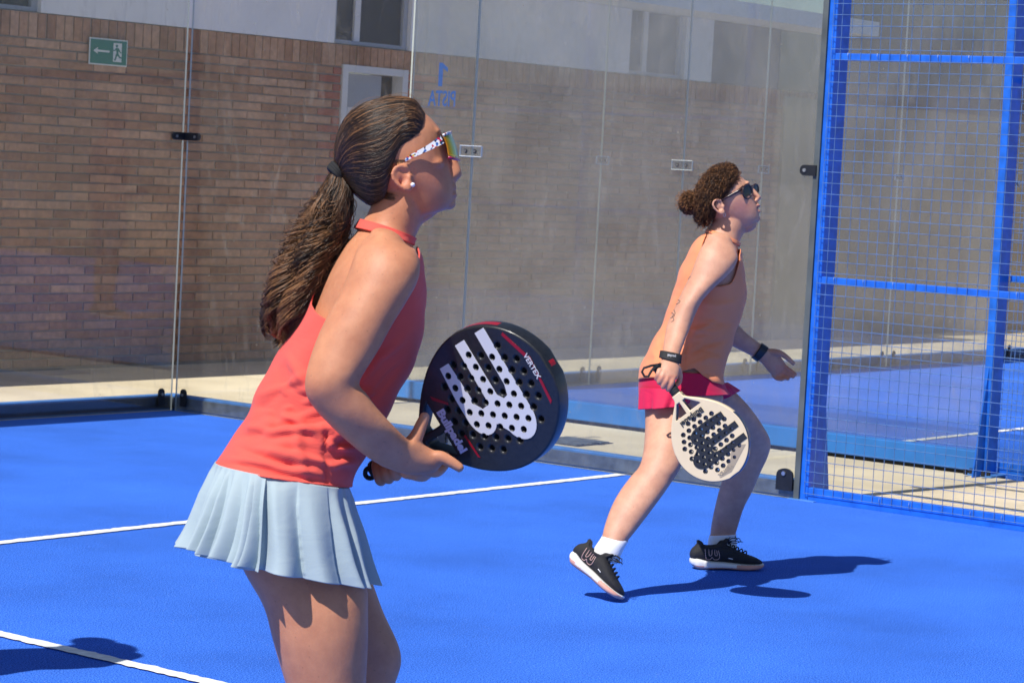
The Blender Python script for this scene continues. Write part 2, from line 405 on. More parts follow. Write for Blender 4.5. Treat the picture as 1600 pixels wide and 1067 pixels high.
kh = MB(); kh.box(9.6, 17.5, WY-.030, WY-.006, -.05, 2.16); obj('rendered_wall', kh, mat('khaki_render', (.34, .29, .20), .9, var=.25, vscale=1.3, bump=.15, vdetail=8), bld)
kh = MB(); kh.box(10.35, 17.5, WY-.05, WY-.032, 2.165, 3.5); obj('timber_screen', kh, m_brown, bld)
rf = MB(); rf.box(-9.9, 10.3, 1.64, 6.5, UZ1+.003, UZ1+.13); obj('roof', rf, m_plaster, bld)
# door set back in its opening
d = MB(); d.box(DX0+.062, DX1-.2, WY+.075, WY+.11, -.02, DZ-.055)
door = obj('door', d, m_grey_paint, bld)
d = MB(); d.box(DX0+.001, DX0+.06, WY-.012, WY+.13, -.02, DZ); d.box(DX1-.06, DX1-.001, WY-.012, WY+.13, -.02, DZ); d.box(DX0+.06, DX1-.06, WY-.011, WY+.13, DZ-.05, DZ)
obj('frame', d, m_frame_white, door)
d = MB(); d.box(DX1-.19, DX1-.062, WY+.09, WY+.10, -.02, DZ-.052); obj('side_light', d, m_dark_pane, door)
d = MB(); d.tube([(DX1-.25, WY+.075, 1.02), (DX1-.25, WY+.03, 1.02), (DX1-.36, WY+.028, 1.02)], .009, 8); obj('handle', d, m_bolt, door)
d = MB(); d.box(DX0+.16, DX0+.30, WY+.072, WY+.0745, 1.70, 1.78); obj('notice', d, m_frame_white, door)

# white building standing further back and a low wall, closing the view at the far end
fb = empty('beige_wall', (15, -6, 0), label='plain beige wall beyond the neighbouring court', cat='wall')
q = MB(); q.box(15.2, 15.5, -22, 2.1, -.05, 2.4); obj('wall', q, mat('beige_render', (.50, .43, .33), .9, var=.12, vscale=1.5, bump=.1), fb)
q = MB(); q.box(15.1, 15.6, -22, 2.1, 2.402, 2.47); obj('coping', q, m_conc, fb)

# ---------------------------------------------------------------- exit sign on the brick wall
SX0, SX1, SZ0, SZ1 = 1.27, 1.60, 1.925, 2.095
es = empty('exit_sign', (1.43, WY, 1.92), label='green emergency exit sign with white arrow and running figure on brick wall', cat='sign')
m_green = mat('sign_green', (.005, .20, .145), .4); m_signw = mat('sign_white', (.75, .80, .76), .45)
yb = WY-.016
q = MB(); q.rbox(SX0, SX1, yb-.006, yb, SZ0, SZ1, .002); obj('border', q, m_signw, es)
q = MB(); q.box(SX0+.009, SX1-.009, yb-.0075, yb-.0055, SZ0+.009, SZ1-.009); obj('board', q, m_green, es)
def flat(pts, off, m, name, par, mirror=False):
    q = MB(); q.poly([(SX0+px_*(SX1-SX0), yb-.0075-off, SZ0+pz_*(SZ1-SZ0)) for px_, pz_ in pts], .0012, (0, -1, 0)); return obj(name, q, m, par)
flat([(.10, .52), (.22, .66), (.20, .565), (.52, .555), (.52, .485), (.20, .485), (.22, .40)], 0, m_signw, 'arrow', es)
flat([(.62, .16), (.84, .16), (.84, .86), (.62, .86)], 0, m_signw, 'doorway', es)
hd = [(.705+.030*math.cos(a), .755+.055*math.sin(a)) for a in np.linspace(0, 2*math.pi, 14)[:-1]]
flat(hd, .0015, m_green, 'figure_head', es)
flat([(.69, .69), (.76, .67), (.80, .56), (.83, .50), (.81, .48), (.77, .54), (.745, .60), (.755, .46), (.80, .36), (.86, .33), (.85, .29), (.78, .31), (.735, .40), (.71, .34), (.68, .20), (.645, .21), (.675, .36), (.70, .50), (.69, .60), (.65, .56), (.60, .56), (.60, .60), (.655, .61)], .0015, m_green, 'figure_body', es)

# ---------------------------------------------------------------- glass walls of both courts
def pane_mesh(axis, p, a0, a1, z0, z1, th=.012):
    # axis 'x': pane in plane X=p running along Y a0..a1 ; axis 'y': plane Y=p running along X
    s = MB()
    if axis == 'x': lo = (p, min(a0, a1), z0); hi = (p+th, max(a0, a1), z1)
    else: lo = (min(a0, a1), p, z0); hi = (max(a0, a1), p+th, z1)
    s.box(lo[0], hi[0], lo[1], hi[1], lo[2], hi[2])
    me = s.mesh('glass_pane')
    me.materials.append(m_glass); me.materials.append(m_glass_edge)
    for pl in me.polygons:
        n = pl.normal
        big = abs(n.x) > .5 if axis == 'x' else abs(n.y) > .5
        pl.material_index = 0 if big else 1
    return me
def lug(par, axis, p, a, s, zt=.125, out=1, m=None):     # rounded foot lug holding the pane at the rail
    q = MB(); n = 10; w2 = .0225; pts = [(-w2, .03), (w2, .03)]+[(w2*math.cos(t), zt-w2+w2*math.sin(t)) for t in np.linspace(0, math.pi, n)]
    if axis == 'x': P = [(p-.010, a+x, z) for x, z in pts]; nr = (1, 0, 0)
    else: P = [(a+x, p-.010, z) for x, z in pts]; nr = (0, 1, 0)
    if out < 0: P = [tuple(np.array(x)+np.array(nr)*.022) for x in P]
    q.poly(P, .008, nr)
    o = obj('foot_lug', q, m or m_blackpl, par)
    b = MB(); c = np.array(P[0])*0+np.mean(np.array(P), axis=0); c[2] = zt-.032
    b.tube([c-np.array(nr)*.008, c-np.array(nr)*.0], .008, 8); obj('bolt', b, m_bolt, o)
    return o
def rail(par, axis, p, a0, a1, blue_side=True):
    # base rail outside the pane: black gasket, grey steel face, blue top
    q = MB(); lo, hi = min(a0, a1), max(a0, a1)
    if axis == 'x':
        q.box(p+.013, p+.022, lo, hi, .012, .072); obj('gasket', q, m_steel, par)
        q = MB(); q.rbox(p+.0225, p+.085, lo, hi, -.006, .085, .004); return obj('base_rail', q, m_blue_dull, par)
    q.box(lo, hi, p+.013, p+.022, .012, .075); obj('gasket', q, m_rubber, par)
    q = MB(); q.rbox(lo, hi, p+.0225, p+.085, -.006, .085, .004); return obj('base_rail', q, m_blue_dull, par)
def joint_plate(par, axis, p, a, z, clear=True):
    pass
m_clear = glass_mat('clear_polycarbonate', tint=(.80, .84, .85), dust=.10, smear=.05, dustcol=(.8, .82, .82))
m_clear_edge = mat('polycarbonate_edge', (.72, .76, .76), .4)
def plate(par, P0, ax, z, half=.068, hh=.026, nrm=(-1, 0, 0)):
    P0 = np.asarray(P0, float); ax = np.asarray(ax, float); nrm = np.asarray(nrm, float); up = np.array([0, 0, 1.0])
    q = MB(); c = P0+np.array([0, 0, z])
    q.poly([c-ax*half-up*hh, c+ax*half-up*hh, c+ax*half+up*hh, c-ax*half+up*hh], .010, nrm, 0, 1)
    o = obj('joint_plate', q, [m_clear, m_clear_edge], par)
    # bright bevelled rim
    rm = MB(); pts = [c-ax*half-up*hh, c+ax*half-up*hh, c+ax*half+up*hh, c-ax*half+up*hh]
    rm.tube([x+nrm*.010 for x in pts], .0022, 6, closed=True); obj('rim', rm, m_clear_edge, o)
    for s in (-1, 1):
        b = MB(); k = c+ax*half*.43*s+nrm*.010
        b.tube([k, k+nrm*.004], .0105, 14); b2 = obj('washer', b, m_blackpl, o)
        b = MB(); b.tube([k+nrm*.004, k+nrm*.008], .0062, 10); obj('bolt', b, m_bolt, o)
BZ = 1.496
def court_walls(x0, side_x, ymax, back_x0, back_x1, which, labels):
    pass

def glass_panel(name, axis, p, a0, a1, label, z0=.002, z1=3.0, group=None):
    o = obj(name, pane_mesh(axis, p, a0, a1, z0, z1), None)
    if 'neighbouring' in label: o.data.materials[0] = m_glass_far
    tag(o, label, 'glass panel', group)
    return o
G1 = 'glass wall panels of the two courts'
gp = .003
# our court: side wall (x = 0)
pA = glass_panel('glass_panel', 'x', 0, -gp*2-.012, -2+gp, 'side glass panel next to the corner, printed with the court number', group=G1)
pB = glass_panel('glass_panel', 'x', 0, -2-gp, -3.985, 'side glass panel nearest the blue mesh, behind the woman in orange', group=G1)
rail(pA, 'x', 0, .085, -2.0); rail(pB, 'x', 0, -2.0, -3.985)
lug(pA, 'x', 0, -.085, 1); lug(pA, 'x', 0, -1.91, 1); lug(pB, 'x', 0, -2.09, 1)
plate(pA, (0, -2, 0), (0, 1, 0), BZ)
# our court: back wall (y = 0)
for k in range(5):
    a1 = -gp*2 if k == 0 else -2*k-gp; a0 = -2*(k+1)+gp
    lab = 'back glass panel at the left edge, ending at the court corner' if k == 0 else 'back glass panel of the near court out of view, number %d along' % (k+1)
    if k > 1: continue
    if k == 1: lab = 'second back glass panel from the corner, beyond the left edge'
    p_ = glass_panel('glass_panel', 'y', 0, a0, a1, lab, group=G1)
    rail(p_, 'y', 0, a0-gp, a1+(.01 if k == 0 else gp))
    lug(p_, 'y', 0, a1-.09, 1)
    if k == 0: pC = p_
# black corner bracket
q = MB(); n = 10; hw = .021
def capsule(axis, a0, a1):
    pts = []
    for t in np.linspace(-math.pi/2, math.pi/2, n): pts.append((a1+hw*math.cos(t)*(1 if a1 > a0 else -1), BZ+hw*math.sin(t)))
    pts += [(a0, BZ+hw), (a0, BZ-hw)]
    return pts
pts = capsule('x', -.012, -.105); q.poly([(-.002, a, z) for a, z in pts], .010, (-1, 0, 0))
q2 = MB(); pts = capsule('y', -.012, -.080); q.poly([(a, -.002, z) for a, z in pts], .010, (0, -1, 0))
cb = obj('corner_bracket', q, m_blackpl, pC)
for c in ((-.012, -.090, BZ), (-.070, -.012, BZ)):
    b = MB(); d_ = (-1, 0, 0) if abs(c[1]) > abs(c[0]) else (0, -1, 0)
    b.tube([c, tuple(np.array(c)+np.array(d_)*.004)], .008, 10); obj('bolt', b, m_bolt, cb)
# end clamp and end lug beside the post
q = MB(); hw = .024; pts = [(-3.985, BZ-hw-.008), (-3.985, BZ+hw-.008)]+[(-3.925+hw*math.cos(t), BZ-.008+hw*math.sin(t)) for t in np.linspace(math.pi/2, -math.pi/2, 10)][0:0]
arc = [(-3.93+hw*math.sin(t), BZ-.008+hw*math.cos(t)) for t in np.linspace(0, math.pi, 10)]
q.poly([(-.002, a, z) for a, z in [(-3.99, BZ-.008-hw), (-3.99, BZ-.008+hw)]+arc], .010, (-1, 0, 0))
ec = obj('end_clamp', q, m_blackpl, pB)
b = MB(); b.tube([(-.012, -3.932, BZ-.008), (-.017, -3.932, BZ-.008)], .0085, 12); obj('bolt', b, m_bolt, ec)
q = MB(); arc = [(-3.925+.043*math.cos(t), .105+.03*math.sin(t)) for t in np.linspace(0, math.pi, 10)]
q.poly([(-.002, a, z) for a, z in [(-3.968, .035), (-3.882, .035)]+arc], .012, (-1, 0, 0))
ec = obj('end_lug', q, m_blackpl, pB)
b = MB(); b.tube([(-.014, -3.922, .112), (-.02, -3.922, .112)], .010, 12); obj('bolt', b, m_bolt, ec)
q = MB(); q.box(-.003, .016, -4.000, -3.972, .003, 3.0); obj('edge_seal', q, mat('edge_seal', (.10, .115, .11), .6, var=.3, vscale=6), pB)
# court number, printed on the outer face so it reads backwards from inside
m_print = mat('blue_print', (.018, .11, .38), .6)
def text_mesh(body, size, th=.0004, bold=.0):
    cu = bpy.data.curves.new('t', 'FONT'); cu.body = body; cu.size = size; cu.align_x = 'CENTER'; cu.offset = bold; cu.extrude = th; cu.resolution_u = 3
    o = bpy.data.objects.new('t', cu); col.objects.link(o)
    dg = bpy.context.evaluated_depsgraph_get(); me = bpy.data.meshes.new_from_object(o.evaluated_get(dg))
    bpy.data.objects.remove(o); return me
def place_text(name, body, size, origin, xdir, ydir, m, par, bold=0, squash=1.0):
    me = text_mesh(body, size, bold=bold); me.name = name
    xd = np.asarray(xdir, float); yd = np.asarray(ydir, float); nd = np.cross(xd, yd); o0 = np.asarray(origin, float)
    for v in me.vertices: v.co = Vector(o0+xd*v.co.x*squash+yd*v.co.y+nd*v.co.z)
    me.materials.clear(); me.materials.append(m)
    return obj(name, me, None, par)
place_text('lettering', 'PISTA', .108, (.0135, -1.782, 1.715), (0, 1, 0), (0, 0, 1), m_print, pA, bold=.002, squash=.66)
q = MB(); q.poly([(.0135, -1.776+y_, 1.812+z_) for y_, z_ in [(-.002, 0), (.024, 0), (.024, .118), (.004, .118), (-.034, .092), (-.034, .072), (-.002, .091)]], .0005, (1, 0, 0)); obj('number', q, m_print, pA)

# neighbouring court: glass side (x = 1.89), back (y = 0), far side (x = 11.89)
NX = 1.89
m_lugpale = mat('scratched_lug', (.45, .44, .38), .5, var=.3, vscale=40)
nA = glass_panel('glass_panel', 'x', NX-.012, -.02, -2+gp, 'glass panel of the neighbouring court beside its pale scratched corner lug', group=G1)
nB = glass_panel('glass_panel', 'x', NX-.012, -2-gp, -3.985, 'glass panel of the neighbouring court seen behind the blue mesh', group=G1)
for par, a0, a1 in ((nA, .0, -2), (nB, -2, -4.0)):
    q = MB(); q.rbox(NX-.10, NX-.0225, a1, a0, .012, .115, .005); obj('base_rail', q, mat('rail_blue_clean', (.03, .20, .62), .4, var=.12, vscale=6) if par is nA else bpy.data.materials['rail_blue_clean'], par)
    q = MB(); q.box(NX-.085, NX-.03, a1, a0, -.02, .0115); obj('packer', q, m_rubber, par)
    q = MB(); q.box(NX-.022, NX-.0125, a1, a0, .005, .07); obj('gasket', q, m_steel, par)
plate(nA, (NX-.012, -2, 0), (0, 1, 0), BZ-.01)
lug(nA, 'x', NX, -.10, 1, m=m_lugpale); 
for k in range(5):
    a0 = NX+2*k+gp; a1 = NX+2*(k+1)-gp
    p_ = glass_panel('glass_panel', 'y', 0, a0, a1, 'back glass panel of the neighbouring court, %s from its corner' % ['first', 'second', 'third', 'fourth', 'fifth'][k], group=G1)
    rail(p_, 'y', 0, a0-gp, a1+gp)
    lug(p_, 'y', 0, a0+.09, 1); lug(p_, 'y', 0, a1-.09, 1)
    if k < 4: plate(p_, (a1+gp, 0, 0), (1, 0, 0), BZ, nrm=(0, -1, 0))
for k in range(2):
    p_ = glass_panel('glass_panel', 'x', NX+10, -2*k-gp, -2*k-2+gp, 'far side glass panel of the neighbouring court, %s its corner' % ['at', 'one away from'][k], group=G1)
    rail(p_, 'x', NX+10, -2*k, -2*k-2)

# ---------------------------------------------------------------- blue mesh fences
def wire_panel(x, y0, y1, z0=.02, z1=3.0, pitch=.05, r=.0016, zr=(.0,)):
    s = MB(); ny = int(round(abs(y1-y0)/pitch)); nz = int(round((z1-z0)/pitch)); sg = -1 if y1 < y0 else 1
    for i in range(ny+1):
        y = y0+sg*(i*pitch)+random.uniform(-.002, .002); b = random.uniform(-.005, .005)
        s.tube([(x, y, z0), (x+b, y+random.uniform(-.001, .001), (z0+z1)/2), (x, y, z1)], r, 5, caps=False)
    for j in range(nz+1):
        z = z0+j*pitch+random.uniform(-.001, .001)
        pts = [(x-.0036, y0+sg*t*abs(y1-y0)/6, z+random.uniform(-.0015, .0015)) for t in range(7)]
        s.tube(pts, r, 5, caps=False)
    return s
def post(par, x, y, sx, dep=.12, wid=.042, z1=4.0, gusset=True, m=m_blue):
    q = MB(); xa, xb = (x, x+dep*sx); q.rbox(min(xa, xb), max(xa, xb), y-wid, y, -.008, z1, .004); po = obj('post', q, m, par)
    if gusset:
        q = MB(); P = [(xb-.001*sx, y-wid/2-.004, -.006), (xb+.10*sx, y-wid/2-.004, -.006), (xb+.001*sx, y-wid/2-.004, .55)]
        q.poly(P, .008, (0, 1, 0)); obj('gusset', q, m, po)
        q = MB(); q.rbox(min(xa, xb)-.03, max(xa, xb)+.13*(1 if sx > 0 else .3), y-wid-.05, y+.05, -.0085, .004, .002); bpz = obj('base_plate', q, m_blue_dull, po)
        for bx, by in ((xb+.08*sx, y-wid-.028), (xb+.08*sx, y+.028), (xb+.02*sx, y-wid-.028), (xb+.02*sx, y+.028)):
            b = MB(); b.tube([(bx, by, .004), (bx, by, .030)], .011, 8); obj('anchor_bolt', b, m_rubber, po)
    return po
def fence(name, x, sx, y0, y1, label, ymesh=None, z1=3.0):
    f = empty(name, (x, y0, 0), label=label, cat='fence')
    n = int(round(abs(y1-y0)/2))
    for k in range(n+1): post(f, x+.006*sx, y0-2*k, sx, gusset=True)
    s = wire_panel(x-.004, y0-.028, y1, .035, z1); obj('wire_mesh', s, m_wire, f, smooth=True, kind='stuff')
    for z, h in ((.030, .032), (1.0, .016), (2.0, .016)):
        q = MB(); q.rbox(x+.0005, x+.030, y1, y0-.046, z-h, z+h, .003); obj('rail', q, m_blue, f)
    # hooks fixing the wires to the rails
    hk = MB()
    for k in range(int(abs(y1-y0)/.15)):
        for z in (.045, 1.006, 2.006):
            if random.random() < .55: y = y0-.12-.15*k; hk.tube([(x-.0075, y, z-.018), (x-.009, y+.004, z), (x-.004, y+.006, z+.012)], .0012, 5)
    obj('wire_hooks', hk, m_wire, f, kind='stuff')
    return f
fence('mesh_fence', 0, 1, -4.0, -10.0, 'bright blue wire mesh fence with posts along the side of the near court')
fence('mesh_fence', NX, -1, -3.985, -9.985, 'blue mesh fence of the neighbouring court at the right edge')
fence('mesh_fence', NX+10, 1, -4.0, -10.0, 'far mesh fence of the neighbouring court, seen only reflected in glass')
# brackets clipped on the posts
q = MB(); q.rbox(-.008, .05, -4.075, -4.045, .80, .86, .004); 
# ================================================================ PEOPLE: surface tools
def V3(a): return np.asarray(a, float)
def spline(arr, k):
    # Catmull-Rom through rows of arr, k samples per span
    arr = np.asarray(arr, float); n = len(arr); out = []
    for i in range(n-1):
        p0 = arr[max(i-1, 0)]; p1 = arr[i]; p2 = arr[i+1]; p3 = arr[min(i+2, n-1)]
        for t in np.arange(k)/k:
            out.append(.5*((2*p1)+(-p0+p2)*t+(2*p0-5*p1+4*p2-p3)*t*t+(-p0+3*p1-3*p2+p3)*t**3))
    out.append(arr[-1]); return np.array(out)

class Loft:
    """stations: rows (c, A, B) ; section = c + cos*A + sin*B, sin>0 faces the viewer"""
    def __init__(s, st, k=6, egg=0.0, power=2.0):
        flat = np.array([np.concatenate([V3(c), V3(A), V3(B)]) for c, A, B in st])
        s.S = spline(flat, k); s.k = k; s.egg = egg; s.power = power
    def pt(s, th, t, off=0.0):
        # t in station units (float), th angle; off metres outward
        x = np.clip(t*s.k, 0, len(s.S)-1); i = int(min(math.floor(x), len(s.S)-2)); fr = x-i
        row = s.S[i]*(1-fr)+s.S[i+1]*fr
        c, A, B = row[:3], row[3:6], row[6:9]
        ct, sn = math.cos(th), math.sin(th); e = 2.0/s.power
        cc = math.copysign(abs(ct)**e, ct); ss = math.copysign(abs(sn)**e, sn)
        p = c+cc*A+ss*B*(1-s.egg*ct)
        if off:
            n = ct*A/(A@A+1e-12)+sn*B/(B@B+1e-12); n = n/(np.linalg.norm(n)+1e-12); p = p+n*off
        return p
    def closed(s, mb, n=28, cap=True, mi=0):
        m = len(s.S); vs = []
        ths = np.linspace(0, 2*math.pi, n, endpoint=False)
        for i in range(m):
            for th in ths: vs.append(s.pt(th, i/s.k))
        fs = [(i*n+j, i*n+(j+1) % n, (i+1)*n+(j+1) % n, (i+1)*n+j) for i in range(m-1) for j in range(n)]
        if cap:
            for idx, sgn in ((0, -1), (m-1, 1)):
                c = s.S[idx][:3]; A = s.S[idx][3:6]; B = s.S[idx][6:9]
                t = (s.S[min(idx+1, m-1)][:3]-s.S[max(idx-1, 0)][:3]); t = t/(np.linalg.norm(t)+1e-12)*sgn
                rr = min(np.linalg.norm(A), np.linalg.norm(B)); base = idx*n; prev = list(range(base, base+n))
                for q in (.35, .7, .93):
                    ring = []
                    sc = math.sqrt(max(0, 1-q*q))
                    for th in ths:
                        vs.append(c+sc*(s.pt(th, idx/s.k)-c)+t*rr*.8*q); ring.append(len(vs)-1)
                    fs += [(prev[j], prev[(j+1) % n], ring[(j+1) % n], ring[j]) for j in range(n)]; prev = ring
                vs.append(c+t*rr*.8); a = len(vs)-1
                fs += [(prev[j], prev[(j+1) % n], a) for j in range(n)]
        mb.add(vs, fs, mi); return mb

class Fig:
    """a figure laid out in the photograph's plane at a real distance D"""
    def __init__(s, D, lat_skew=0.0, k=1.0):
        s.D = D; s.k = k; s.lat = -CF+lat_skew*CR; s.lat = s.lat/np.linalg.norm(s.lat)
    def P(s, u, v, d=0.0): return at(u, v, s.D+d*s.k)
    def px(s, d=0.0): return (s.D+d*s.k)/FPX
    def st(s, L, R, d, lat, latv=None):
        a = s.P(*L, d); b = s.P(*R, d); lv = s.lat if latv is None else latv
        return ((a+b)/2, (b-a)/2, lv*lat*s.k)
    def loft(s, rows, **k):
        return Loft([s.st(r[0], r[1], r[2], r[3]) for r in rows], **k)
    def chain(s, pts, radii, k=4):
        """round chain (finger, nose...) through (u,v,d) points with radii in metres"""
        P = [s.P(*p) for p in pts]; rows = []
        for i, p in enumerate(P):
            t = P[min(i+1, len(P)-1)]-P[max(i-1, 0)]; t /= np.linalg.norm(t)
            a = np.cross(t, CF); 
            if np.linalg.norm(a) < 1e-3: a = CR-t*(CR@t)
            a /= np.linalg.norm(a); b = np.cross(a, t)
            r = radii[i]; ra, rb = (r, r) if not hasattr(r, '__len__') else r; ra *= s.k; rb *= s.k
            rows.append((p, a*ra, b*rb))
        return Loft(rows, k=k)
    def ball(s, mb, u, v, d, ru, rv, rd, ang=0.0):
        c = s.P(u, v, d); q = s.px(d); ca, sa = math.cos(ang), math.sin(ang)
        A = (CR*ca-CU*sa)*ru*q; B = (CR*sa+CU*ca)*rv*q
        mb.ell(c, A, B, s.lat*rd*s.k)

def remesh(mb, voxel, name):
    me = mb.mesh(name); o = bpy.data.objects.new(name, me); col.objects.link(o)
    md = o.modifiers.new('r', 'REMESH'); md.mode = 'VOXEL'; md.voxel_size = voxel; md.adaptivity = 0
    dg = bpy.context.evaluated_depsgraph_get(); out = bpy.data.meshes.new_from_object(o.evaluated_get(dg))
    bpy.data.objects.remove(o); bpy.data.meshes.remove(me); out.name = name; return out
def get_co(me):
    a = np.empty(len(me.vertices)*3); me.vertices.foreach_get('co', a); return a.reshape(-1, 3)
def set_co(me, a): me.vertices.foreach_set('co', np.ascontiguousarray(a).ravel()); me.update()
def smooth_mesh(me, it, wfun=None, lam=.5):
    co = get_co(me); e = np.empty(len(me.edges)*2, dtype=np.int64); me.edges.foreach_get('vertices', e); e = e.reshape(-1, 2)
    n = len(co); deg = np.bincount(e.ravel(), minlength=n).astype(float)[:, None]
    w = np.ones((n, 1)) if wfun is None else wfun(co)[:, None]
    for i in range(it):
        acc = np.zeros_like(co)
        for k in range(3):
            acc[:, k] = np.bincount(e[:, 0], co[e[:, 1], k], n)+np.bincount(e[:, 1], co[e[:, 0], k], n)
        l = (lam if i % 2 == 0 else -lam*.9) if False else lam
        co = co+w*l*(acc/np.maximum(deg, 1)-co)
    set_co(me, co); return me
def photo_uv(co):
    d = co-CAM; w = d@CF; return 800+FPX*(d@CR)/w, 533.5-FPX*(d@CU)/w, w
def col_attr(me, rgb):
    a = me.color_attributes.new('tone', 'FLOAT_COLOR', 'POINT')
    a.data.foreach_set('color', np.concatenate([rgb, np.ones((len(rgb), 1))], axis=1).astype(np.float32).ravel())

def skin_mat(name, rough=.52):
    m = bpy.data.materials.new(name); m.use_nodes = True
    nt = m.node_tree; N = nt.nodes; L = nt.links; b = N['Principled BSDF']
    at_ = N.new('ShaderNodeAttribute'); at_.attribute_name = 'tone'
    tc = N.new('ShaderNodeTexCoord')
    nz = N.new('ShaderNodeTexNoise'); nz.inputs['Scale'].default_value = 22; nz.inputs['Detail'].default_value = 7; nz.inputs['Roughness'].default_value = .65
    L.new(tc.outputs['Object'], nz.inputs['Vector'])
    cr = N.new('ShaderNodeValToRGB'); e = cr.color_ramp.elements
    e[0].position = .28; e[0].color = (.80, .68, .66, 1); e[1].position = .72; e[1].color = (1.12, 1.10, 1.06, 1)
    L.new(nz.outputs['Fac'], cr.inputs['Fac'])
    mu = N.new('ShaderNodeMix'); mu.data_type = 'RGBA'; mu.blend_type = 'MULTIPLY'; mu.inputs['Factor'].default_value = .8
    L.new(at_.outputs['Color'], mu.inputs['A']); L.new(cr.outputs['Color'], mu.inputs['B']); L.new(mu.outputs['Result'], b.inputs['Base Color'])
    b.inputs['Roughness'].default_value = rough; b.inputs['Specular IOR Level'].default_value = .40
    b.inputs['Subsurface Weight'].default_value = .12; b.inputs['Subsurface Radius'].default_value = (.010, .0035, .0018); b.inputs['Subsurface Scale'].default_value = 1.0
    vo = N.new('ShaderNodeTexVoronoi'); vo.inputs['Scale'].default_value = 62; L.new(tc.outputs['Object'], vo.inputs['Vector'])
    fk = N.new('ShaderNodeMapRange'); fk.inputs['From Min'].default_value = .05; fk.inputs['From Max'].default_value = .13; fk.inputs['To Min'].default_value = .62; fk.inputs['To Max'].default_value = 1.0; L.new(vo.outputs['Distance'], fk.inputs['Value'])
    mf = N.new('ShaderNodeMix'); mf.data_type = 'RGBA'; mf.blend_type = 'MULTIPLY'; mf.inputs['Factor'].default_value = .55
    L.new(mu.outputs['Result'], mf.inputs['A']); L.new(fk.outputs['Result'], mf.inputs['B']); L.new(mf.outputs['Result'], b.inputs['Base Color'])
    n2 = N.new('ShaderNodeTexNoise'); n2.inputs['Scale'].default_value = 420; n2.inputs['Detail'].default_value = 3; L.new(tc.outputs['Object'], n2.inputs['Vector'])
    ad = N.new('ShaderNodeMath'); ad.operation = 'MULTIPLY_ADD'; ad.inputs[1].default_value = .35; L.new(n2.outputs['Fac'], ad.inputs[0]); L.new(nz.outputs['Fac'], ad.inputs[2])
    bp = N.new('ShaderNodeBump'); bp.inputs['Strength'].default_value = .24; bp.inputs['Distance'].default_value = .004
    L.new(ad.outputs[0], bp.inputs['Height']); L.new(bp.outputs['Normal'], b.inputs['Normal'])
    return m
m_skin = skin_mat('skin')

def cloth_mat(name, color, rib=0.0, ribscale=900, axis=(0, 0, 1), fold=.25, fscale=9, rough=.8, sheen=.12, var=.06):
    m = mat(name, color, rough, var=var, vscale=6, spec=.25, sheen=sheen)
    nt = m.node_tree; N = nt.nodes; L = nt.links; b = N['Principled BSDF']
    tc = N.new('ShaderNodeTexCoord')
    nz = N.new('ShaderNodeTexNoise'); nz.inputs['Scale'].default_value = fscale; nz.inputs['Detail'].default_value = 4; nz.inputs['Distortion'].default_value = .8
    mp = N.new('ShaderNodeMapping'); mp.inputs['Scale'].default_value = (1.0, 1.0, 2.2); L.new(tc.outputs['Object'], mp.inputs['Vector']); L.new(mp.outputs['Vector'], nz.inputs['Vector'])
    h = nz.outputs['Fac']
    bp = N.new('ShaderNodeBump'); bp.inputs['Strength'].default_value = fold; bp.inputs['Distance'].default_value = .03; L.new(h, bp.inputs['Height'])
    if rib:
        wv = N.new('ShaderNodeTexWave'); wv.inputs['Scale'].default_value = ribscale; wv.bands_direction = 'Z'; wv.inputs['Distortion'].default_value = .15
        mp2 = N.new('ShaderNodeMapping'); mp2.inputs['Rotation'].default_value = (.5, -.45, 0); L.new(tc.outputs['Object'], mp2.inputs['Vector'])
        L.new(mp2.outputs['Vector'], wv.inputs['Vector'])
        b2 = N.new('ShaderNodeBump'); b2.inputs['Strength'].default_value = rib; b2.inputs['Distance'].default_value = .002
        L.new(wv.outputs['Fac'], b2.inputs['Height']); L.new(bp.outputs['Normal'], b2.inputs['Normal']); L.new(b2.outputs['Normal'], b.inputs['Normal'])
    else:
        n3 = N.new('ShaderNodeTexNoise'); n3.inputs['Scale'].default_value = 700; L.new(tc.outputs['Object'], n3.inputs['Vector'])
        b2 = N.new('ShaderNodeBump'); b2.inputs['Strength'].default_value = .12; b2.inputs['Distance'].default_value = .001
        L.new(n3.outputs['Fac'], b2.inputs['Height']); L.new(bp.outputs['Normal'], b2.inputs['Normal']); L.new(b2.outputs['Normal'], b.inputs['Normal'])
    return m

def hair_mat(name, c_dark, c_light, rough=.34, spec=.5):
    m = bpy.data.materials.new(name); m.use_nodes = True
    nt = m.node_tree; N = nt.nodes; L = nt.links; b = N['Principled BSDF']
    geo = N.new('ShaderNodeNewGeometry'); at_ = N.new('ShaderNodeAttribute'); at_.attribute_name = 'lightness'
    ad = N.new('ShaderNodeMath'); ad.operation = 'MULTIPLY_ADD'; ad.inputs[1].default_value = .55; L.new(geo.outputs['Random Per Island'], ad.inputs[0]); L.new(at_.outputs['Fac'], ad.inputs[2])
    cr = N.new('ShaderNodeValToRGB'); e = cr.color_ramp.elements; e[0].color = (*c_dark, 1); e[0].position = .10; e[1].color = (*c_light, 1); e[1].position = 1.0
    L.new(ad.outputs[0], cr.inputs['Fac']); L.new(cr.outputs['Color'], b.inputs['Base Color'])
    b.inputs['Roughness'].default_value = rough; b.inputs['Specular IOR Level'].default_value = spec
    return m

